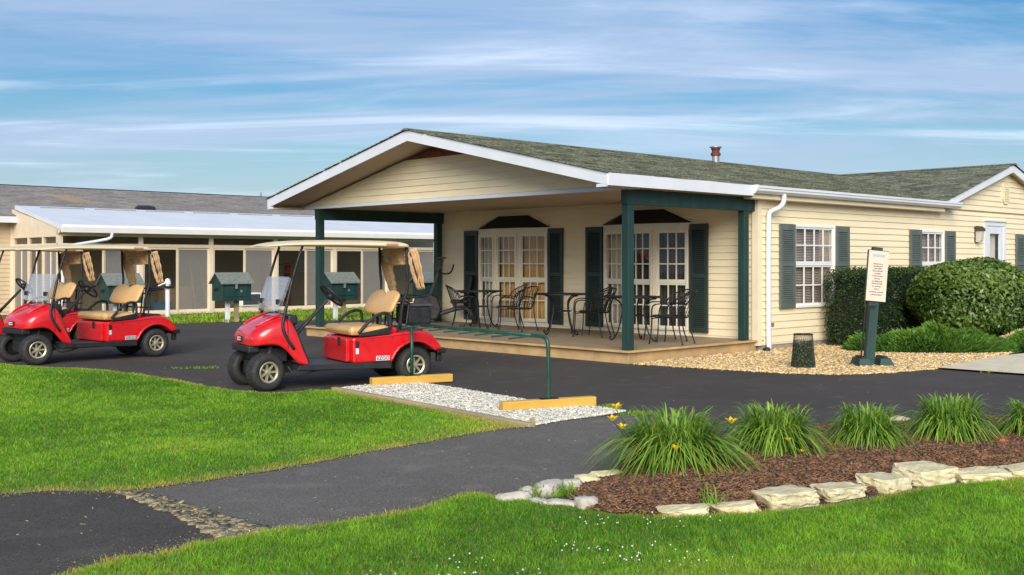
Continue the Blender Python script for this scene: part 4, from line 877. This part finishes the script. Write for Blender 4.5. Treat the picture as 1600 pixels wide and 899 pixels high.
        rm = MB().lathe([(.104, sg*.082), (.122, sg*.092), (.130, sg*.088), (.130, sg*.07), (.104, sg*.06)], 30, 1, close=True).lathe([(0, sg*.085), (.028, sg*.082), (.038, sg*.066), (.04, sg*.05)], 16, 1)
        for k in range(7):
            a = k*2*math.pi/7; c, q = math.cos(a), math.sin(a)
            def P(r, w, y_): return (r*c-w*q, y_, r*q+w*c)
            rm.hexa([P(.03,-.018,sg*.045),P(.11,-.013,sg*.06),P(.11,.013,sg*.06),P(.03,.018,sg*.045),P(.03,-.012,sg*.068),P(.11,-.008,sg*.078),P(.11,.008,sg*.078),P(.03,.012,sg*.068)])
        rm.build('rim', MT['rim_gold'], wr, smooth=False)
    for y in (-.40, .40): wheel(0.0, y, R(14)); wheel(1.95, y, 0)
    return t
def place_cart(t, fn, head):                           # fn = ground point under the near front wheel
    h = np.array([math.cos(head), math.sin(head)]); n = np.array([-h[1], h[0]])
    p = fn+h*1.0+n*.475; t.location = (p[0], p[1], .003); t.rotation_euler = (0, 0, head)
c1 = make_cart(); place_cart(c1, np.array([-2.93, 13.02]), R(30)); c1['label'] = 'red golf cart beside the bag rack, parked nearest the porch'
c2 = copy_tree(c1); place_cart(c2, np.array([-7.13, 16.37]), R(48)); c2['label'] = 'red golf cart at the left, front wheel at the lawn edge'
c3 = copy_tree(c1); place_cart(c3, np.array([-9.0, 18.3]), R(48)); c3['label'] = 'farthest red golf cart, mostly hidden and cut by the left edge'

for c in (c2, c3):
    for o in c.children:
        if o.name.startswith('wheel') and o.type == 'EMPTY': o.rotation_euler[2] *= -.3
    for o in list(c.children):
        if o.name.startswith('cooler_box'):
            for k_ in list(o.children): D.objects.remove(k_)
            D.objects.remove(o)
# ------------------------------------------------------------------ porch furniture
DZ = .203
def make_table():
    t = thing('patio_table', (0, 0, 0), 0, 'table', 'table', 'round black patio tables on the porch'); ir = MT['black_iron']
    tp = MB().lathe([(.49, .745), (.50, .752), (.50, .768), (.485, .772), (.485, .760)], 40).build('table_top', ir, t)
    ms = MB(); 
    for k in range(-15, 16):
        y = k*.031; hw = math.sqrt(max(0, .488**2-y*y))
        if hw > .03: ms.box(-hw, hw, y-.010, y+.010, .757, .765); ms.box(y-.010, y+.010, -hw, hw, .7575, .7655)
    ms.build('table_mesh', ir, tp, kind='stuff')
    for k in range(4):
        a = k*math.pi/2+.5; c, s = math.cos(a), math.sin(a)
        pr = soft([(.42, .735), (.30, .72), (.19, .62), (.20, .45), (.235, .30), (.27, .17), (.33, .06), (.39, .018), (.425, .035), (.42, .075), (.395, .07)], 2)
        MB().tube([(r*c, r*s, z_) for r, z_ in pr], .0125, 6).build('leg', ir, t, smooth=True)
    MB().lathe([(.20, .435), (.21, .445), (.20, .455), (.19, .445)], 24, close=True).build('brace_ring', ir, t, smooth=True); return t
def make_chair():
    """faces +x"""
    t = thing('patio_chair', (0, 0, 0), 0, 'chair', 'chair', 'black iron patio armchairs on the porch'); ir = MT['black_iron']; r = .011
    se = MB().lathe([(.235, .425), (.245, .435), (.235, .445), (.0, .437), (.0, .432)], 28).build('seat', ir, t)
    ar = np.linspace(R(105), R(255), 13)
    def bk(a, z_): rr = .245+.10*(z_-.44)/.42; return (rr*math.cos(a)-.05*(z_-.44)/.42, rr*math.sin(a)*.98, z_)
    top = [(a, .62+.26*math.sin(math.pi*(i)/12)**.6) for i, a in enumerate(ar)]
    MB().tube([bk(a, z_) for a, z_ in top], r, 6).build('back_rail', ir, t, smooth=True)
    sl = MB()
    for a, z_ in top[1:-1]: sl.tube([bk(a, .44), bk(a, (.44+z_)/2), bk(a, z_)], .0055, 5)
    sl.build('back_spindles', ir, t)
    mesh = MB(); vs = []; rows = 6
    for j in range(rows+1):
        for i in range(9):
            a = ar[2]+(ar[-3]-ar[2])*i/8; q = top[2+i][1] if 2+i < 11 else top[10][1]; vs.append(bk(a, .47+(q-.03-.47)*j/rows))
    mm = MB()
    for j in range(rows+1): mm.tube([vs[j*9+i] for i in range(9)], .0035, 4)
    mm.build('back_mesh', ir, t, kind='stuff')
    for s in (-1, 1):
        MB().tube(soft([bk(R(180-s*72), .64), (-.02, s*.29, .66), (.14, s*.30, .665), (.235, s*.29, .63), (.262, s*.275, .52), (.262, s*.255, .40), (.275, s*.265, .15), (.30, s*.275, .012)], 2), r, 6).build('arm_leg', ir, t, smooth=True)
        MB().tube(soft([bk(R(180-s*50), .60), (-.19, s*.20, .43), (-.215, s*.205, .22), (-.28, s*.225, .012)], 2), r, 6).build('leg', ir, t, smooth=True)
        for x, y in ((.30, s*.275), (-.28, s*.225)): MB().lathe([(0, .014), (.018, .01), (.02, 0), (0, 0)], 8, 2, (x, y, 0)).build('foot', ir, t)
    MB().tube([(.262, -.255, .42), (.262, .255, .42)], .009, 6).build('front_bar', ir, t); return t
tb = make_table(); chp = make_chair()
TB = [(G(748, 513, DZ), 'black mesh patio table nearest the exercise bike'), (G(876, 523.5, DZ), 'middle black mesh patio table on the porch'), (G(989, 534, DZ), 'black mesh patio table partly behind the front porch post')]
TP = []
for i, (p, lab) in enumerate(TB):
    o = tb if i == 0 else copy_tree(tb); u_, v_ = UV(p); u_ = min(u_, 2.25); p = W(u_, v_); TP.append(p); o.location = (p[0], p[1], DZ); o.rotation_euler = (0, 0, .3*i); o['label'] = lab
CH = [(G(727, 513, DZ), 0, 'iron armchair left of the first patio table, beside the exercise bike'), (None, 0, 'iron armchair behind the first patio table, back to the left bay window'),
      (G(812, 517, DZ), 0, 'iron armchair right of the first patio table, facing left'), (None, 1, 'iron armchair behind the middle patio table'),
      (G(930, 526, DZ), 1, 'iron armchair between the middle table and the front post, facing left'), (None, 2, 'iron armchair behind the post side table, against the right bay window'),
      (G(1052, 537, DZ), 2, 'rightmost iron armchair on the porch, facing left beside the shutter')]
for i, (p, ti, lab) in enumerate(CH):
    T = TP[ti]
    if p is None: p = T+AX*.55+BX*(-.28)
    o = chp if i == 0 else copy_tree(chp); d = T-p; o.location = (p[0], p[1], DZ); o.rotation_euler = (0, 0, math.atan2(d[1], d[0])); o['label'] = lab
# recumbent exercise bike
p = G(696, 505, DZ); bk_ = thing('exercise_bike', (*p, DZ), R(-2), 'black recumbent exercise bike at the left end of the porch', 'exercise bike'); bp = MT['black_plastic']; gp = MT['grey_plastic']
MB().box(-.62, -.54, -.28, .28, 0, .07).build('front_foot', bp, bk_, bevel=.01); MB().box(.62, .70, -.28, .28, 0, .07).build('rear_foot', bp, bk_, bevel=.01)
MB().tube(soft([(-.58, 0, .06), (-.2, 0, .18), (.3, 0, .34), (.5, 0, .34), (.66, 0, .06)], 1), .05, 8).build('frame', gp, bk_, smooth=True)
MB().prism([(-.70, .08), (-.18, .08), (-.08, .30), (-.15, .55), (-.36, .66), (-.66, .58), (-.76, .3)], 1, -.13, .13).build('drive_housing', bp, bk_, bevel=.03)
MB().tube([(-.34, 0, .6), (-.12, 0, 1.22)], .035, 8).build('console_mast', gp, bk_); MB().hexa([(-.22,-.19,1.18),(-.12,-.19,1.15),(-.12,.19,1.15),(-.22,.19,1.18),(-.15,-.2,1.42),(-.05,-.2,1.40),(-.05,.2,1.40),(-.15,.2,1.42)]).build('console', bp, bk_, bevel=.015)
MB().box(-.17, .0, -.22, .22, 1.425, 1.46).build('reading_ledge', gp, bk_, bevel=.01)
MB().tube(soft([(-.15, 0, 1.12), (.02, 0, 1.08), (.14, -.05, 1.12), (.19, -.05, 1.3)], 2), .02, 8).build('handlebar', bp, bk_, smooth=True)
for s in (-1, 1):
    MB().tube([(-.42, s*.14, .36), (-.30, s*.17, .25+.2*(s > 0))], .018, 6).build('crank', gp, bk_); MB().box(-.36, -.24, s*.16-.0, s*.16+.10*s if s > 0 else s*.16+.001, .22+.2*(s > 0), .25+.2*(s > 0)).build('pedal', bp, bk_)
    MB().tube(soft([(.30, s*.26, .48), (.42, s*.28, .54), (.46, s*.28, .62)], 1), .016, 6).build('seat_grip', bp, bk_)
MB().box(.12, .52, -.21, .21, .44, .52).build('seat', bp, bk_, bevel=.035)
MB().hexa([(.47,-.19,.56),(.53,-.19,.56),(.53,.19,.56),(.47,.19,.56),(.56,-.17,1.05),(.62,-.17,1.05),(.62,.17,1.05),(.56,.17,1.05)]).build('backrest', bp, bk_, bevel=.04)
MB().tube([(.5, 0, .40), (.56, 0, .6)], .03, 8).build('seat_post', gp, bk_)

# ------------------------------------------------------------------ bag rack, timber edging
pl_, pr_ = np.array([-1.27, 13.80]), G(857, 640); dv = pr_-pl_; Lr = float(np.hypot(*dv)); hd = math.atan2(dv[1], dv[0])
rk = thing('bag_rack', pl_, hd, 'green pipe golf bag rack standing on two yellow timbers', 'rack'); rg = MT['rack_green']
MB().tube([(0, 0, .08), (0, 0, .755)], .022, 10).build('leg', rg, rk, smooth=True)
MB().tube(soft([(Lr, 0, .08), (Lr, 0, .66), (Lr-.03, 0, .745), (Lr-.12, 0, .765), (Lr-.3, 0, .765)], 2), .022, 10).build('leg', rg, rk, smooth=True)
MB().tube([(-.10, 0, .765), (Lr-.29, 0, .765)], .023, 10).build('rail', rg, rk, smooth=True)
for i in range(8):
    x = .25+i*(Lr-.55)/7; MB().tube([(x, .02, .760), (x-.06, -.26, .735)], .010, 6).build('peg', rg, rk)
for x, a in ((0, R(83)), (Lr, R(80))):
    b = MB().box(-.55, .55, -.055, .055, .012, .112).build('timber_foot', MT['tape_yellow'], rk, bevel=.008); b.location = (x, 0, 0); b.rotation_euler = (0, 0, a)
    pl2 = MB().box(-.10, .10, -.045, .045, .113, .121).build('base_plate', MT['black_iron'], rk); pl2.location = (x, 0, 0); pl2.rotation_euler = (0, 0, a)
a, b = G(522, 610), G(832, 668.5); d = b-a; Lt = float(np.hypot(*d))
te = thing('timber_edging', a, math.atan2(d[1], d[0]), 'weathered landscape timber between the lawn and white gravel', 'timber')
for i in range(2): MB().box(i*Lt/2+.004, (i+1)*Lt/2-.004, -.042, .042, -.01, .042).build('timber', MT['timber_grey'], te, bevel=.008)
MB().box(Lt-.10, Lt-.06, .046, .085, -.01, .075).build('stake', MT['timber_grey'], te, bevel=.004)

# ------------------------------------------------------------------ litter basket, rules sign
p = G(1255, 576); tbk = thing('wire_basket', p, 0, 'black wire mesh basket half full of green clippings on the gravel', 'basket'); Hb = .50
rad = lambda z_: .178-.045*z_/Hb
ms = MB()
for k in range(30):
    for s in (-1, 1):
        a = k*2*math.pi/30; ms.tube([(rad(z_)*math.cos(a+s*z_*1.6), rad(z_)*math.sin(a+s*z_*1.6), z_) for z_ in (0.01, .12, .25, .37, Hb)], .0022, 3, False)
ms.build('wire_mesh', MT['black_iron'], tbk, kind='stuff')
for z_, r_ in ((.012, .007), (Hb*.82, .004), (Hb, .009)): MB().tube([(rad(z_)*math.cos(a), rad(z_)*math.sin(a), z_) for a in np.linspace(0, 2*math.pi, 29)], r_, 6, False).build('hoop', MT['black_iron'], tbk)
def leaf_cloud(name, P, Nn, size, m, parent, asp=.55, jitter=.6, dry=.03, kind='stuff', rnd=None, fold=0):
    """one small leaf quad per point, turned roughly along the normal Nn"""
    n = len(P); Nn = Nn+rng.normal(0, jitter, (n, 3)); Nn /= np.linalg.norm(Nn, axis=1)[:, None]
    U = np.cross(Nn, rng.normal(0, 1, (n, 3))); U /= np.linalg.norm(U, axis=1)[:, None]; Vv = np.cross(Nn, U); s = size*(.6+.8*rng.random((n, 1)))
    V = np.stack([P-U*s*.5, P+Vv*s*asp*.5+Nn*s*.06, P+U*s*.5-Nn*s*.12, P-Vv*s*asp*.5+Nn*s*.06], 1).reshape(-1, 3)
    F = np.arange(4*n).reshape(n, 4); rnd = np.clip(rng.random(n) if rnd is None else rnd+rng.normal(0, .22, n), 0, 1)
    return put(name, fast_mesh(name, V, F, {'rnd': np.repeat(rnd, 4), 'dry': np.repeat((rng.random(n) < dry)*.8, 4)}, m), None, parent, kind=kind)
n = 1500; th_ = rng.random(n)*2*np.pi; zz = .02+rng.random(n)*.37; rr = (.172-.045*zz/Hb)*(.75+.25*rng.random(n))
leaf_cloud('clippings', np.column_stack([rr*np.cos(th_), rr*np.sin(th_), zz]), np.column_stack([np.cos(th_), np.sin(th_), .3*np.ones(n)]), .035, MT['clippings'], tbk, dry=.1)
MB().lathe([(0, .36), (.10, .37), (.125, .34), (.15, .02), (0, .015)], 16).build('clippings_core', MT['core_green'], tbk)

p = G(1363, 572); sg_ = thing('rules_sign', p, R(4), 'cream notice board on a leaning green post with shoe brush base', 'sign')
ln = D.objects.new('leaning_post', MB().box(-.075, .075, -.035, .035, .04, 1.78).mesh('leaning_post')); COL.objects.link(ln); ln.parent = sg_; ln.data.materials.append(MT['green_wood']); ln.rotation_euler = (R(-2), R(5.2), 0); ln.location = (-.06, 0, 0)
bo = MB().box(-.160, .160, -.062, -.036, .965, 1.735).build('sign_board', MT['green_wood'], ln, bevel=.004)
MB().box(-.145, .158, -.068, -.063, .972, 1.725).build('sign_panel', MT['sign_face'], ln)
tx = MB(); r2 = random.Random(3)
def words(x0, x1, z_, h):
    x = x0
    while x < x1:
        w = r2.uniform(.006, .016); tx.box(x, min(x+w, x1), -.0705, -.0685, z_, z_+h*r2.uniform(.75, 1)); x += w+r2.uniform(.003, .008)
for z_, hw in ((1.52, .075), (1.485, .07), (1.45, .062), (1.415, .08), (1.375, .05), (1.34, .08), (1.30, .045), (1.26, .08), (1.225, .08), (1.185, .07), (1.145, .04), (1.10, .105), (1.06, .085)): words(.008-hw, .008+hw, z_, .018)
tx.build('sign_text', MT['ink'], ln, kind='stuff')
hd_ = MB(); x = -.085
while x < .10: w = r2.uniform(.012, .02); hd_.box(x, x+w, -.0705, -.0685, 1.635, 1.675); x += w+.006
hd_.build('sign_heading', MT['ink_blue'], ln, kind='stuff')
bs = MB().prism([(-.32, .0), (.30, .0), (.30, .02), (-.32, .03)], 1, -.20, .16).build('base_plate', MT['rack_green'], sg_, bevel=.006)
for x0 in (-.24, .08):
    MB().hexa([(x0-.05,-.22,.02),(x0+.17,-.22,.02),(x0+.17,.14,.02),(x0-.05,.14,.02),(x0-.02,-.17,.13),(x0+.13,-.17,.13),(x0+.13,.12,.13),(x0-.02,.12,.13)]).build('shoe_brush_housing', MT['green_wood'], sg_, bevel=.01)
    MB().box(x0+.02, x0+.09, -.16, .11, .125, .155).build('brush', MT['black_plastic'], sg_)
MB().box(-.15, .045, -.07, -.05, .89, .905).build('hook_bar', MT['black_iron'], sg_)
for x in (-.13, -.075): MB().tube([(x, -.08, .895), (x-.085, -.10, .12)], .012, 6).build('brush_rod', MT['black_iron'], sg_)

# ------------------------------------------------------------------ shrubs
def to_w(P, org, ang): return P
def shell_points(n, f, lump=.12, seed=5):
    """points near the skin of a unit ball, pushed in and out by soft lumps"""
    d = rng.normal(0, 1, (n, 3)); d /= np.linalg.norm(d, axis=1)[:, None]
    r = np.random.default_rng(seed); K = r.normal(0, 1, (14, 3)); ph = r.random(14)*6.28; l = sum(np.sin(d@K[i]*3.2+ph[i]) for i in range(14))/14
    return d, 1+lump*l*2-(rng.random(n)**2.2)*f, l
# clipped dark hedge
hp = W(6.75, -.62); hg = thing('clipped_hedge', hp, GRID, 'dark clipped box hedge against the cream wall behind the sign', 'hedge')
def box_skin(n, hx, hy, z0, z1):
    P = []; Nn = []
    ar = [hx*2*(z1-z0)]*2+[hy*2*(z1-z0)]*2+[hx*hy*4]
    cnt = (np.array(ar)/sum(ar)*n).astype(int)
    for i, c in enumerate(cnt):
        a, b = rng.random(c)*2-1, rng.random(c)
        if i < 2: s = -1 if i == 0 else 1; P.append(np.column_stack([a*hx, np.full(c, s*hy), z0+b*(z1-z0)])); Nn.append(np.tile([0, s, .2], (c, 1)))
        elif i < 4: s = -1 if i == 2 else 1; P.append(np.column_stack([np.full(c, s*hx), a*hy, z0+b*(z1-z0)])); Nn.append(np.tile([s, 0, .2], (c, 1)))
        else: P.append(np.column_stack([a*hx, (b*2-1)*hy, np.full(c, z1)])); Nn.append(np.tile([0, 0, 1.], (c, 1)))
    P, Nn = np.concatenate(P), np.concatenate(Nn); r = vnoise(P[:, :2]*3+P[:, 2:]*2.3, 1.3, 9)
    P = P+Nn*((r-.5)*.14-rng.random(len(P))**2*.14)[:, None]+rng.normal(0, .015, P.shape)
    ex = np.abs(P[:, 0])/hx; P[:, 2] -= np.clip(ex-.85, 0, 1)*.5*(P[:, 2] > z1-.25); return P, Nn, r
P, Nn, r_ = box_skin(21000, 1.45, .42, .02, 1.42); leaf_cloud('foliage', P, Nn, .045, MT['hedge_leaf'], hg, asp=.5, dry=.02, rnd=.15+.5*(Nn[:, 2] > .5)+.3*(r_-.4))  # top leaves toned lighter than side leaves
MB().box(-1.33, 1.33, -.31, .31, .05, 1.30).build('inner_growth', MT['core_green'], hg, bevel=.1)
for x in (-1.0, -.3, .4, 1.0): MB().tube([(x, 0, 0), (x+.03, .02, .3)], .03, 6).build('stem', MT['bark'], hg)
# round viburnum
vp = G(1522, 543); vb = thing('round_shrub', vp, GRID, 'big rounded leafy green shrub in front of the side door', 'shrub')
d, rr, l = shell_points(21000, .38, .10, 4); rr = rr+(rng.random(len(rr)) < .02)*rng.random(len(rr))*.09; a_, b_, c_ = 1.22, 1.12, .80
zc = .88; P = np.column_stack([d[:, 0]*rr*a_, d[:, 1]*rr*b_, zc+np.sign(d[:, 2])*np.abs(d[:, 2])**.9*rr*c_*np.where(d[:, 2] < 0, .85, .92)])
ok = P[:, 2] > .20+.10*np.sin(P[:, 0]*5); leaf_cloud('foliage', P[ok], (d*[1, 1, 1.2]+[0, 0, .35])[ok], .078, MT['viburnum_leaf'], vb, asp=.5, jitter=.5, dry=.05, rnd=(.30+.9*(rr-.9)+.45*l+.22*d[:, 2])[ok])  # leaf tone lighter towards the top and outer skin, darker inside
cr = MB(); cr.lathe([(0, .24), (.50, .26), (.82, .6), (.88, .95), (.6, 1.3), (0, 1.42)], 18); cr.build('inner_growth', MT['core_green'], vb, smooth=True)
for i in range(9):
    a = i*.72+.2; r0 = .18+.12*(i % 3); MB().tube([(r0*math.cos(a), r0*math.sin(a), 0), (r0*1.5*math.cos(a), r0*1.5*math.sin(a), .3), (r0*2.4*math.cos(a+.2), r0*2.4*math.sin(a+.2), .75)], [.03, .022, .014], 6).build('stem', MT['bark'], vb)
# creeping juniper
def juniper(p, hx, hy, hz, n, label, rot=0):
    t = thing('juniper', p, rot, label, 'shrub', 'low junipers beside the walk'); rad_ = np.sqrt(rng.random(n)); an = rng.random(n)*2*np.pi; x, y = rad_*np.cos(an), rad_*np.sin(an)
    q = np.column_stack([x*hx, y*hy]); h = hz*np.clip(1-rad_**2.4, 0, 1)*(.45+.6*vnoise(q+20, 2.2, 41)+.45*vnoise(q+9, 6.5, 42)); nb = n
    dirn = np.column_stack([np.cos(an), np.sin(an), .55+.6*rng.random(n)])+rng.normal(0, .45, (n, 3)); dirn[:, 2] = np.abs(dirn[:, 2])*.6; dirn /= np.linalg.norm(dirn, axis=1)[:, None]
    Ln = .07+.10*rng.random(n); B = np.column_stack([q, h*(1-.5*rng.random(n)**2)+.01]); sd2 = np.cross(dirn, rng.normal(0, 1, (n, 3))); sd2 /= np.linalg.norm(sd2, axis=1)[:, None]
    w = .008+.007*rng.random(n); T = B+dirn*Ln[:, None]; M_ = B+dirn*Ln[:, None]*.5
    V = np.stack([B, M_+sd2*w[:, None], T, M_-sd2*w[:, None]], 1).reshape(-1, 3)
    rn = np.clip(.1+.5*(B[:, 2]/hz)+.5*(vnoise(q+5, 3.5, 43)-.4)+rng.normal(0, .18, n), 0, 1)  # spray tone lightens with height
    put('foliage', fast_mesh('foliage', V, np.arange(4*n).reshape(n, 4), {'rnd': np.repeat(rn, 4), 'dry': np.repeat((rng.random(n) < .04)*.7, 4)}, MT['juniper_leaf']), None, t, kind='stuff')
    vs = [(0, 0, hz*.6)]; k = 20
    for j, (f, zf) in enumerate(((.35, .55), (.65, .38), (.88, .12), (.95, 0))): vs += [(hx*f*math.cos(i*2*math.pi/k), hy*f*math.sin(i*2*math.pi/k), hz*zf) for i in range(k)]
    fs = [(0, 1+i, 1+(i+1) % k) for i in range(k)]+[(1+j*k+i, 1+j*k+k+i, 1+j*k+k+(i+1) % k, 1+j*k+(i+1) % k) for j in range(3) for i in range(k)]
    MB().add(vs, fs).build('inner_growth', MT['core_green'], t, smooth=True)
juniper(G(1468, 549), 1.40, .62, .37, 18000, 'low spreading green juniper along the gravel in front of the shrubs', R(2))
juniper(G(1352, 549), .30, .28, .22, 1600, 'small juniper tuft at the foot of the dark hedge')
juniper(G(1610, 549), .52, .40, .26, 3500, 'juniper sprig at the right edge beside the walkway')

# ------------------------------------------------------------------ daylilies
def ribbon(mbv, mbf, rn, dr, base, az, length, rise, droop, w, r, dry):
    """one arching strap leaf"""
    n = 6; o = len(mbv); ca, sa = math.cos(az), math.sin(az); bend = random.gauss(0, .22)
    for i in range(n+1):
        f = i/n; out_ = length*f*(.35+.65*f); z_ = max(rise*f*(2-f)*.9-droop*f**3, -.02); ww = w*(1-f**2.2)*.5+.0006; bd = bend*f*f*length
        cx, cy = base[0]+ca*out_-sa*bd, base[1]+sa*out_+ca*bd
        mbv.append((cx-sa*ww, cy+ca*ww, base[2]+z_+ww*.5)); mbv.append((cx+sa*ww, cy-ca*ww, base[2]+z_+ww*.5)); q_ = min(1, max(0, r+.45*(f-.55))); rn += [q_, q_]; dr += [dry*f, dry*f]
    for i in range(n): a = o+2*i; mbf.append((a, a+1, a+3, a+2))
def daylily(p, rx, hgt, nb, flowers, label, dryf=.03):
    t = thing('daylily', (*p, .05), 0, label, 'daylily', 'daylily clumps in the mulch bed'); V, F, rn, dr = [], [], [], []
    for i in range(nb):
        a = random.uniform(0, 2*math.pi); rb = rx*.42*math.sqrt(random.random()); b0 = (rb*math.cos(a), rb*math.sin(a), 0); az = a+random.gauss(0, .55)
        up = random.random() < .55; ln = rx*(random.uniform(.12, .55) if up else random.uniform(.45, 1.0)); f = ln/rx; kd = random.uniform(.05, .5) if up else random.uniform(.5, 1.15)
        ribbon(V, F, rn, dr, b0, az, ln, hgt*random.uniform(.62, 1.12)*(1 if up else .85), hgt*kd*f**(.5 if up else 1.1), random.uniform(.010, .018), min(1, max(0, random.gauss(.45, .28))), .8 if random.random() < dryf else 0)
    put('leaves', fast_mesh('leaves', np.array(V), np.array(F), {'rnd': np.array(rn), 'dry': np.array(dr)}, MT['lily_leaf']), None, t, kind='stuff')
    for (x, y, z_, s) in flowers:
        MB().tube(soft([(x*.5, y*.5, .05), (x*.75, y*.75, z_*.6), (x, y, z_)], 1), .0035, 5).build('flower_stalk', MT['rack_green'], t)
        fl = MB(); a0 = random.random()
        for k in range(6):
            a = a0+k*math.pi/3; c, q = math.cos(a), math.sin(a); tp = s*(1.0 if k % 2 else .85)
            fl.add([(x, y, z_), (x+c*tp*.45-q*tp*.22, y+q*tp*.45+c*tp*.22, z_+tp*.55), (x+c*tp*.9, y+q*tp*.9, z_+tp*.75), (x+c*tp*.45+q*tp*.22, y+q*tp*.45-c*tp*.22, z_+tp*.55)], [(0, 1, 2, 3)])
        fl.build('flower', MT['lily_yellow'], t)
daylily(G(1054, 740), .57, .45, 1400, [(-.46, -.05, .34, .06), (-.43, -.02, .42, .065), (-.40, -.16, .30, .055), (.38, -.18, .34, .065), (-.06, -.46, .20, .05)], 'largest daylily clump with yellow blooms at the bed tip', .09)
daylily(G(1208, 719), .46, .43, 1000, [(.02, -.38, .16, .04), (.12, -.40, .08, .03)], 'second daylily clump from the left in the mulch bed', .06)
daylily(G(1355, 709), .37, .38, 800, [], 'third daylily clump, the smallest full one, beside a pale rock', .02)
daylily(G(1484, 698), .43, .42, 960, [], 'fourth daylily clump from the left, above the tallest edging block', .02)
daylily(G(1618, 693), .38, .36, 700, [], 'daylily clump cut by the right picture edge', .04)

# ------------------------------------------------------------------ edging stones
def stone(name, p, sx, sy, sz, rot, m, label, cat, group, z0=-.01, tilt=0, blocky=.85, seed=0):
    r = random.Random(seed); bm = bmesh.new(); bmesh.ops.create_cube(bm, size=1); bmesh.ops.subdivide_edges(bm, edges=bm.edges[:], cuts=5, use_grid_fill=True); CO = [Vector((r.gauss(0, .13), r.gauss(0, .13), r.gauss(0, .10))) for _ in range(8)]
    for v in bm.verts:
        c = v.co*2; a_, b_, c_ = (c.x+1)/2, (c.y+1)/2, (c.z+1)/2
        c = c+sum((CO[i]*((a_ if i & 1 else 1-a_)*(b_ if i & 2 else 1-b_)*(c_ if i & 4 else 1-c_)) for i in range(8)), Vector())
        if abs(c.x) > .8 and abs(c.y) > .8: c.x *= .93; c.y *= .93
        nrm = c.normalized(); sph = nrm*1.05; q = c*blocky+sph*(1-blocky)
        k = 1+.025*math.sin(q.x*5+seed)+.025*math.sin(q.y*6+seed*2)+.012*math.sin(q.z*3+seed*.7+q.x*2); ch = 1+.10*math.sin(seed*1.7+q.y*1.3)*q.x
        v.co = Vector((q.x*sx*k*ch/2+r.gauss(0, .005), q.y*sy*k/2+r.gauss(0, .005), (q.z+1)*sz*.5*(1+.12*q.x*math.sin(seed)+.05*math.sin(q.y*2+seed))+r.gauss(0, .0025)))
    me = D.meshes.new(name); bm.to_mesh(me); bm.free(); o = put(name, me, m, None, smooth=blocky < .8, bevel=0 if blocky < .8 else .006, label=label, cat=cat, group=group)
    o.location = (p[0], p[1], z0); o.rotation_euler = (tilt, 0, rot); return o
ls = MT['limestone']; gB = 'limestone blocks edging the mulch bed'
BL = [((1064, 806), .30, .15, .06, 'low flat limestone slab leftmost of the pale edging blocks', 3), ((1152, 801), .30, .16, .065, 'low limestone slab between the leftmost slab and first tall block', 8),
      ((1226, 789), .37, .25, .115, 'first tall limestone block, left of the row of thick blocks', 30), ((1306, 776), .37, .24, .085, 'long limestone block below the gap between second and third daylily', 34),
      ((1384, 764), .35, .24, .10, 'limestone block sloping up to the tallest edging block', 38), ((1448, 752), .40, .28, .12, 'tallest flat topped limestone block below the fourth daylily', 22),
      ((1533, 752), .36, .20, .09, 'low limestone block right of the tallest block', 14), ((1603, 746), .34, .20, .09, 'limestone block cut by the right picture edge', 10)]
for i, ((a, b), sx, sy, sz, lab, rt) in enumerate(BL):
    stone('edging_block', G(a, b), sx, sy, sz, R(rt), ls, lab, 'stone', gB, seed=i+1, blocky=.95)
fs_ = MT['fieldstone']; gR = 'rounded rocks at the tip of the mulch bed'
RK = [((800, 785), .24, .12, .07, 'flat pale rock at the far left tip of the bed'), ((822, 776), .10, .09, .07, 'small round rock behind the flat tip rock'), ((858, 774), .26, .16, .11, 'largest rounded grey rock at the bed tip'),
      ((893, 764), .17, .13, .08, 'tan rock right of the largest rounded rock'), ((916, 795), .15, .13, .09, 'lone rock on the lawn side of the mulch tip'), ((845, 789), .20, .10, .05, 'low sunken rock below the largest rounded rock'),
      ((880, 791), .22, .10, .05, 'low sunken rock beside the lone lawn rock'), ((920, 756), .18, .12, .07, 'white rock where the bed meets the path'), ((950, 748), .26, .12, .06, 'long pale rock under the big daylily leaves'),
      ((1405, 668), .22, .16, .11, 'pale rock between the third and fourth daylily')]
for i, ((a, b), sx, sy, sz, lab) in enumerate(RK):
    stone('bed_rock', G(a, b), sx, sy, sz, R(20+i*23), ls if i in (7, 8, 9) else fs_, lab, 'rock', gR, seed=20+i, blocky=.45)
MB().hexa([(-.05,-.02,0),(.05,-.015,0),(.05,.02,0),(-.05,.02,0),(-.03,-.01,.03),(.035,-.01,.02),(.03,.015,.025),(-.04,.015,.03)]).build('red_scrap', MT['red_scrap'], label='small scrap of red on the mulch near the right edge', cat='litter').location = (*G(1568, 708), .085)
# weeds at edges
def weed(p, r, h, n, label):
    P = p+rng.normal(0, r, (n, 2))*[1, .5]; V, F, A = blades(P, .01, h*(.5+rng.random(n)), np.full(n, .009), .4+.8*rng.random(n), .4+.5*rng.random(n), (rng.random(n) < .15)*.6)
    put('weed_tuft', fast_mesh('weed_tuft', V, F, A, MT['grass']), None, kind='stuff', label=label, cat='weeds')
weed(G(868, 778), .07, .09, 140, 'green weeds among the rounded rocks'); weed(G(952, 640), .05, .05, 120, 'weed tuft at the corner of the white gravel'); weed(G(1000, 650), .10, .04, 160, 'thin line of weeds where path meets drive')
weed(G(308, 577), .16, .035, 140, 'flat weed patch on the asphalt before the near cart'); weed(G(1262, 577), .05, .05, 60, 'weeds at the foot of the wire basket')
weed(G(1110, 800), .03, .14, 26, 'taller weed between the low limestone slabs'); weed(G(1556, 583), .1, .03, 90, 'weeds along the walkway edge')
